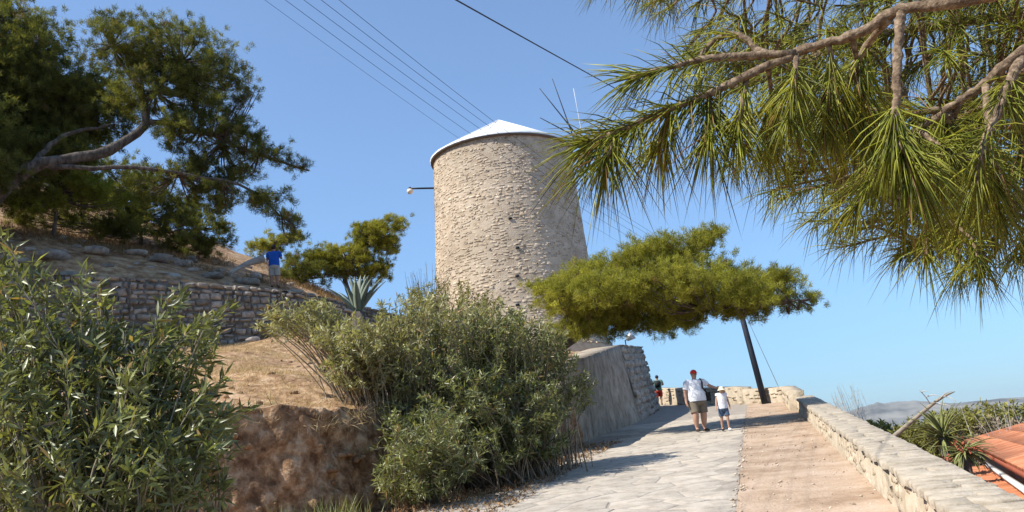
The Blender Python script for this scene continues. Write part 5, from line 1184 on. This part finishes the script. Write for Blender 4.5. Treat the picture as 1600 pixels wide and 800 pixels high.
o = pebbles(420, (8, 30), (-.47, -.31), (.008, .032), .022, 'edge_stones', M['pebble'], 6); tag(o, 'rough line of little stones between paving and dirt strip', 'gravel')
def blades(name, pts, l, wd, mt, rg, label, cat, up=1.2, k=5):
    C = np.repeat(pts, k, 0) + rg.normal(0, l * .25, (len(pts) * k, 3)) * [1, 1, 0]; n = len(C); D = nrm(rdir(rg, n) * .8 + np.array([0, 0, up])); N = nrm(np.cross(D, rdir(rg, n)))
    V, F, T = leaf_vf(C, D, N, l * rg.uniform(.5, 1.3, n), np.full(n, wd), rg.random(n)); return tag(build(name, V, F, mt, None, tint=T, kind='stuff'), label, cat)
rg = np.random.default_rng(55)
def scatter(n, x0, x1, y0, y1, cond):
    X = rg.uniform(x0, x1, n); Y = rg.uniform(y0, y1, n); m = cond(X, Y); X, Y = X[m], Y[m]; return np.stack([X, Y, ground_h(X, Y) + fbm(X * 1.7, Y * 1.7, 5) * .16], -1)
up_low = lambda X, Y: (poly_sd(X, Y, BANK) > .3) & (side_wall(X, Y) < -.3) & (fbm(X * .8, Y * .8, 44) > -.12)
blades('dry_grass', scatter(26000, -14, 0, 12, 32, up_low), .10, .008, M['dry_grass'], rg, 'straw coloured dry grass over the sloping earth above the bank', 'grass', .5)
def clods(n, cond, bx, sz, name, mt, label):
    a = Acc(); pts = scatter(n, *bx, cond)
    for q in pts:
        r_ = sz[0] + (sz[1] - sz[0]) * rg.random() ** 3; V, F = rock_vf(q, (r_, r_ * rg.uniform(.6, 1), r_ * .6), rg); a.add(V, None, F, rg.random())
    return tag(a.build(name, mt, None, kind='stuff'), label, 'gravel')
clods(900, lambda X, Y: (poly_sd(X, Y, BANK) > .3) & (side_wall(X, Y) < -.3), (-13, 1, 12, 32), (.015, .11), 'clods', M['soil'], 'clods of orange earth on the slope above the bank')
clods(260, lambda X, Y: side_wall(X, Y) > .3, (-24, -5, 24, 42), (.03, .3), 'terrace_stones', M['rock'], 'loose stones scattered over the terrace and upper slope')
def bank_stones(n):
    L_ = BANK[2:7]; d_ = np.concatenate([[0], np.cumsum(np.linalg.norm(np.diff(L_, axis=0), axis=1))]); u_ = rg.uniform(0, d_[-1], n); q = np.stack([np.interp(u_, d_, L_[:, 0]), np.interp(u_, d_, L_[:, 1])], -1)
    zt_ = HL(q[:, 0], q[:, 1]); zb_ = SLOPE * to_st(q[:, 0], q[:, 1])[0]; v_ = rg.random(n); a = Acc()
    for i in range(n):
        r_ = .02 + .10 * rg.random() ** 2.5; c = np.array([q[i, 0], q[i, 1], zb_[i] + (zt_[i] - zb_[i]) * v_[i] * .95]); c[:2] += np.array([.5, -.87]) * (.18 - .30 * v_[i]) + rg.normal(0, .05, 2)
        V, F = rock_vf(c, (r_, r_ * .8, r_ * .75), rg); a.add(V, None, F, rg.random())
    return tag(a.build('bank_stones', M['bank'], None, kind='stuff'), 'stones sticking out of the cut earth bank', 'stones')
bank_stones(260)
Lb = BANK[2:7]; db = np.concatenate([[0], np.cumsum(np.linalg.norm(np.diff(Lb, axis=0), axis=1))]); ub = rg.uniform(0, db[-1], 1500); Pb = np.stack([np.interp(ub, db, Lb[:, 0]), np.interp(ub, db, Lb[:, 1])], -1) + rg.normal(0, .16, (1500, 2)) + np.array([-.12, .28])
Pb = np.concatenate([Pb, (HL(Pb[:, 0], Pb[:, 1]) + rg.uniform(-.1, .05, 1500))[:, None]], 1)
blades('bank_edge_grass', Pb, .2, .008, M['dry_grass'], rg, 'dry grass and roots along the upper edge of the earth bank', 'grass', -.1, 4)
up_hi = lambda X, Y: (side_wall(X, Y) > 3.2) & (fbm(X * .5, Y * .5, 45) > -.02)
blades('dry_scrub_grass', scatter(13000, -26, -6, 26, 50, up_hi), .3, .02, M['brown_grass'], rg, 'dry brown grass on the upper slope under the pines', 'grass', .8)
S_ = rg.uniform(11.5, 24, 2600); T_ = -5.5 + rg.uniform(0, 1, 2600) ** 1.5 * 2.0; Pl = RD * S_[:, None] + RN * T_[:, None]; Pl = np.concatenate([Pl, (ground_h(Pl[:, 0], Pl[:, 1]) + .07 + rg.uniform(0, .03, 2600))[:, None]], 1)
blades('leaf_litter', Pl, .09, .02, M['litter'], rg, 'brown dead leaves under the oleander at the path edge', 'leaves', .15, 3)
pl = np.stack([rg.uniform(-4.2, -2.6, 120), rg.uniform(13.5, 14.2, 120)], -1); pl = np.concatenate([pl, ground_h(pl[:, 0], pl[:, 1])[:, None]], 1)
blades('long_grass', pl, .42, .012, M['oleander'], rg, 'tuft of long green grass at the foot of the earth bank', 'grass', 1.6, 4)

# ------------------------------------------------------------------ air
hv = bpy.data.materials.new('haze_air'); hv.use_nodes = True; t = hv.node_tree; t.nodes.clear(); ho = t.nodes.new('ShaderNodeOutputMaterial'); pv = t.nodes.new('ShaderNodeVolumePrincipled')
pv.inputs['Color'].default_value = (.62, .78, 1, 1); pv.inputs['Density'].default_value = 0.000022; pv.inputs['Anisotropy'].default_value = 0.2
t.links.new(pv.outputs[0], ho.inputs['Volume'])
V, F4 = box_vf((0, 0, 120), 42000, 42000, 400); V[:4, 2] = -77; V[4:, 2] = 420
hz = build('haze', V, F4, hv, None, kind='stuff'); tag(hz, 'thin pale sea haze over the far mountain', 'haze')
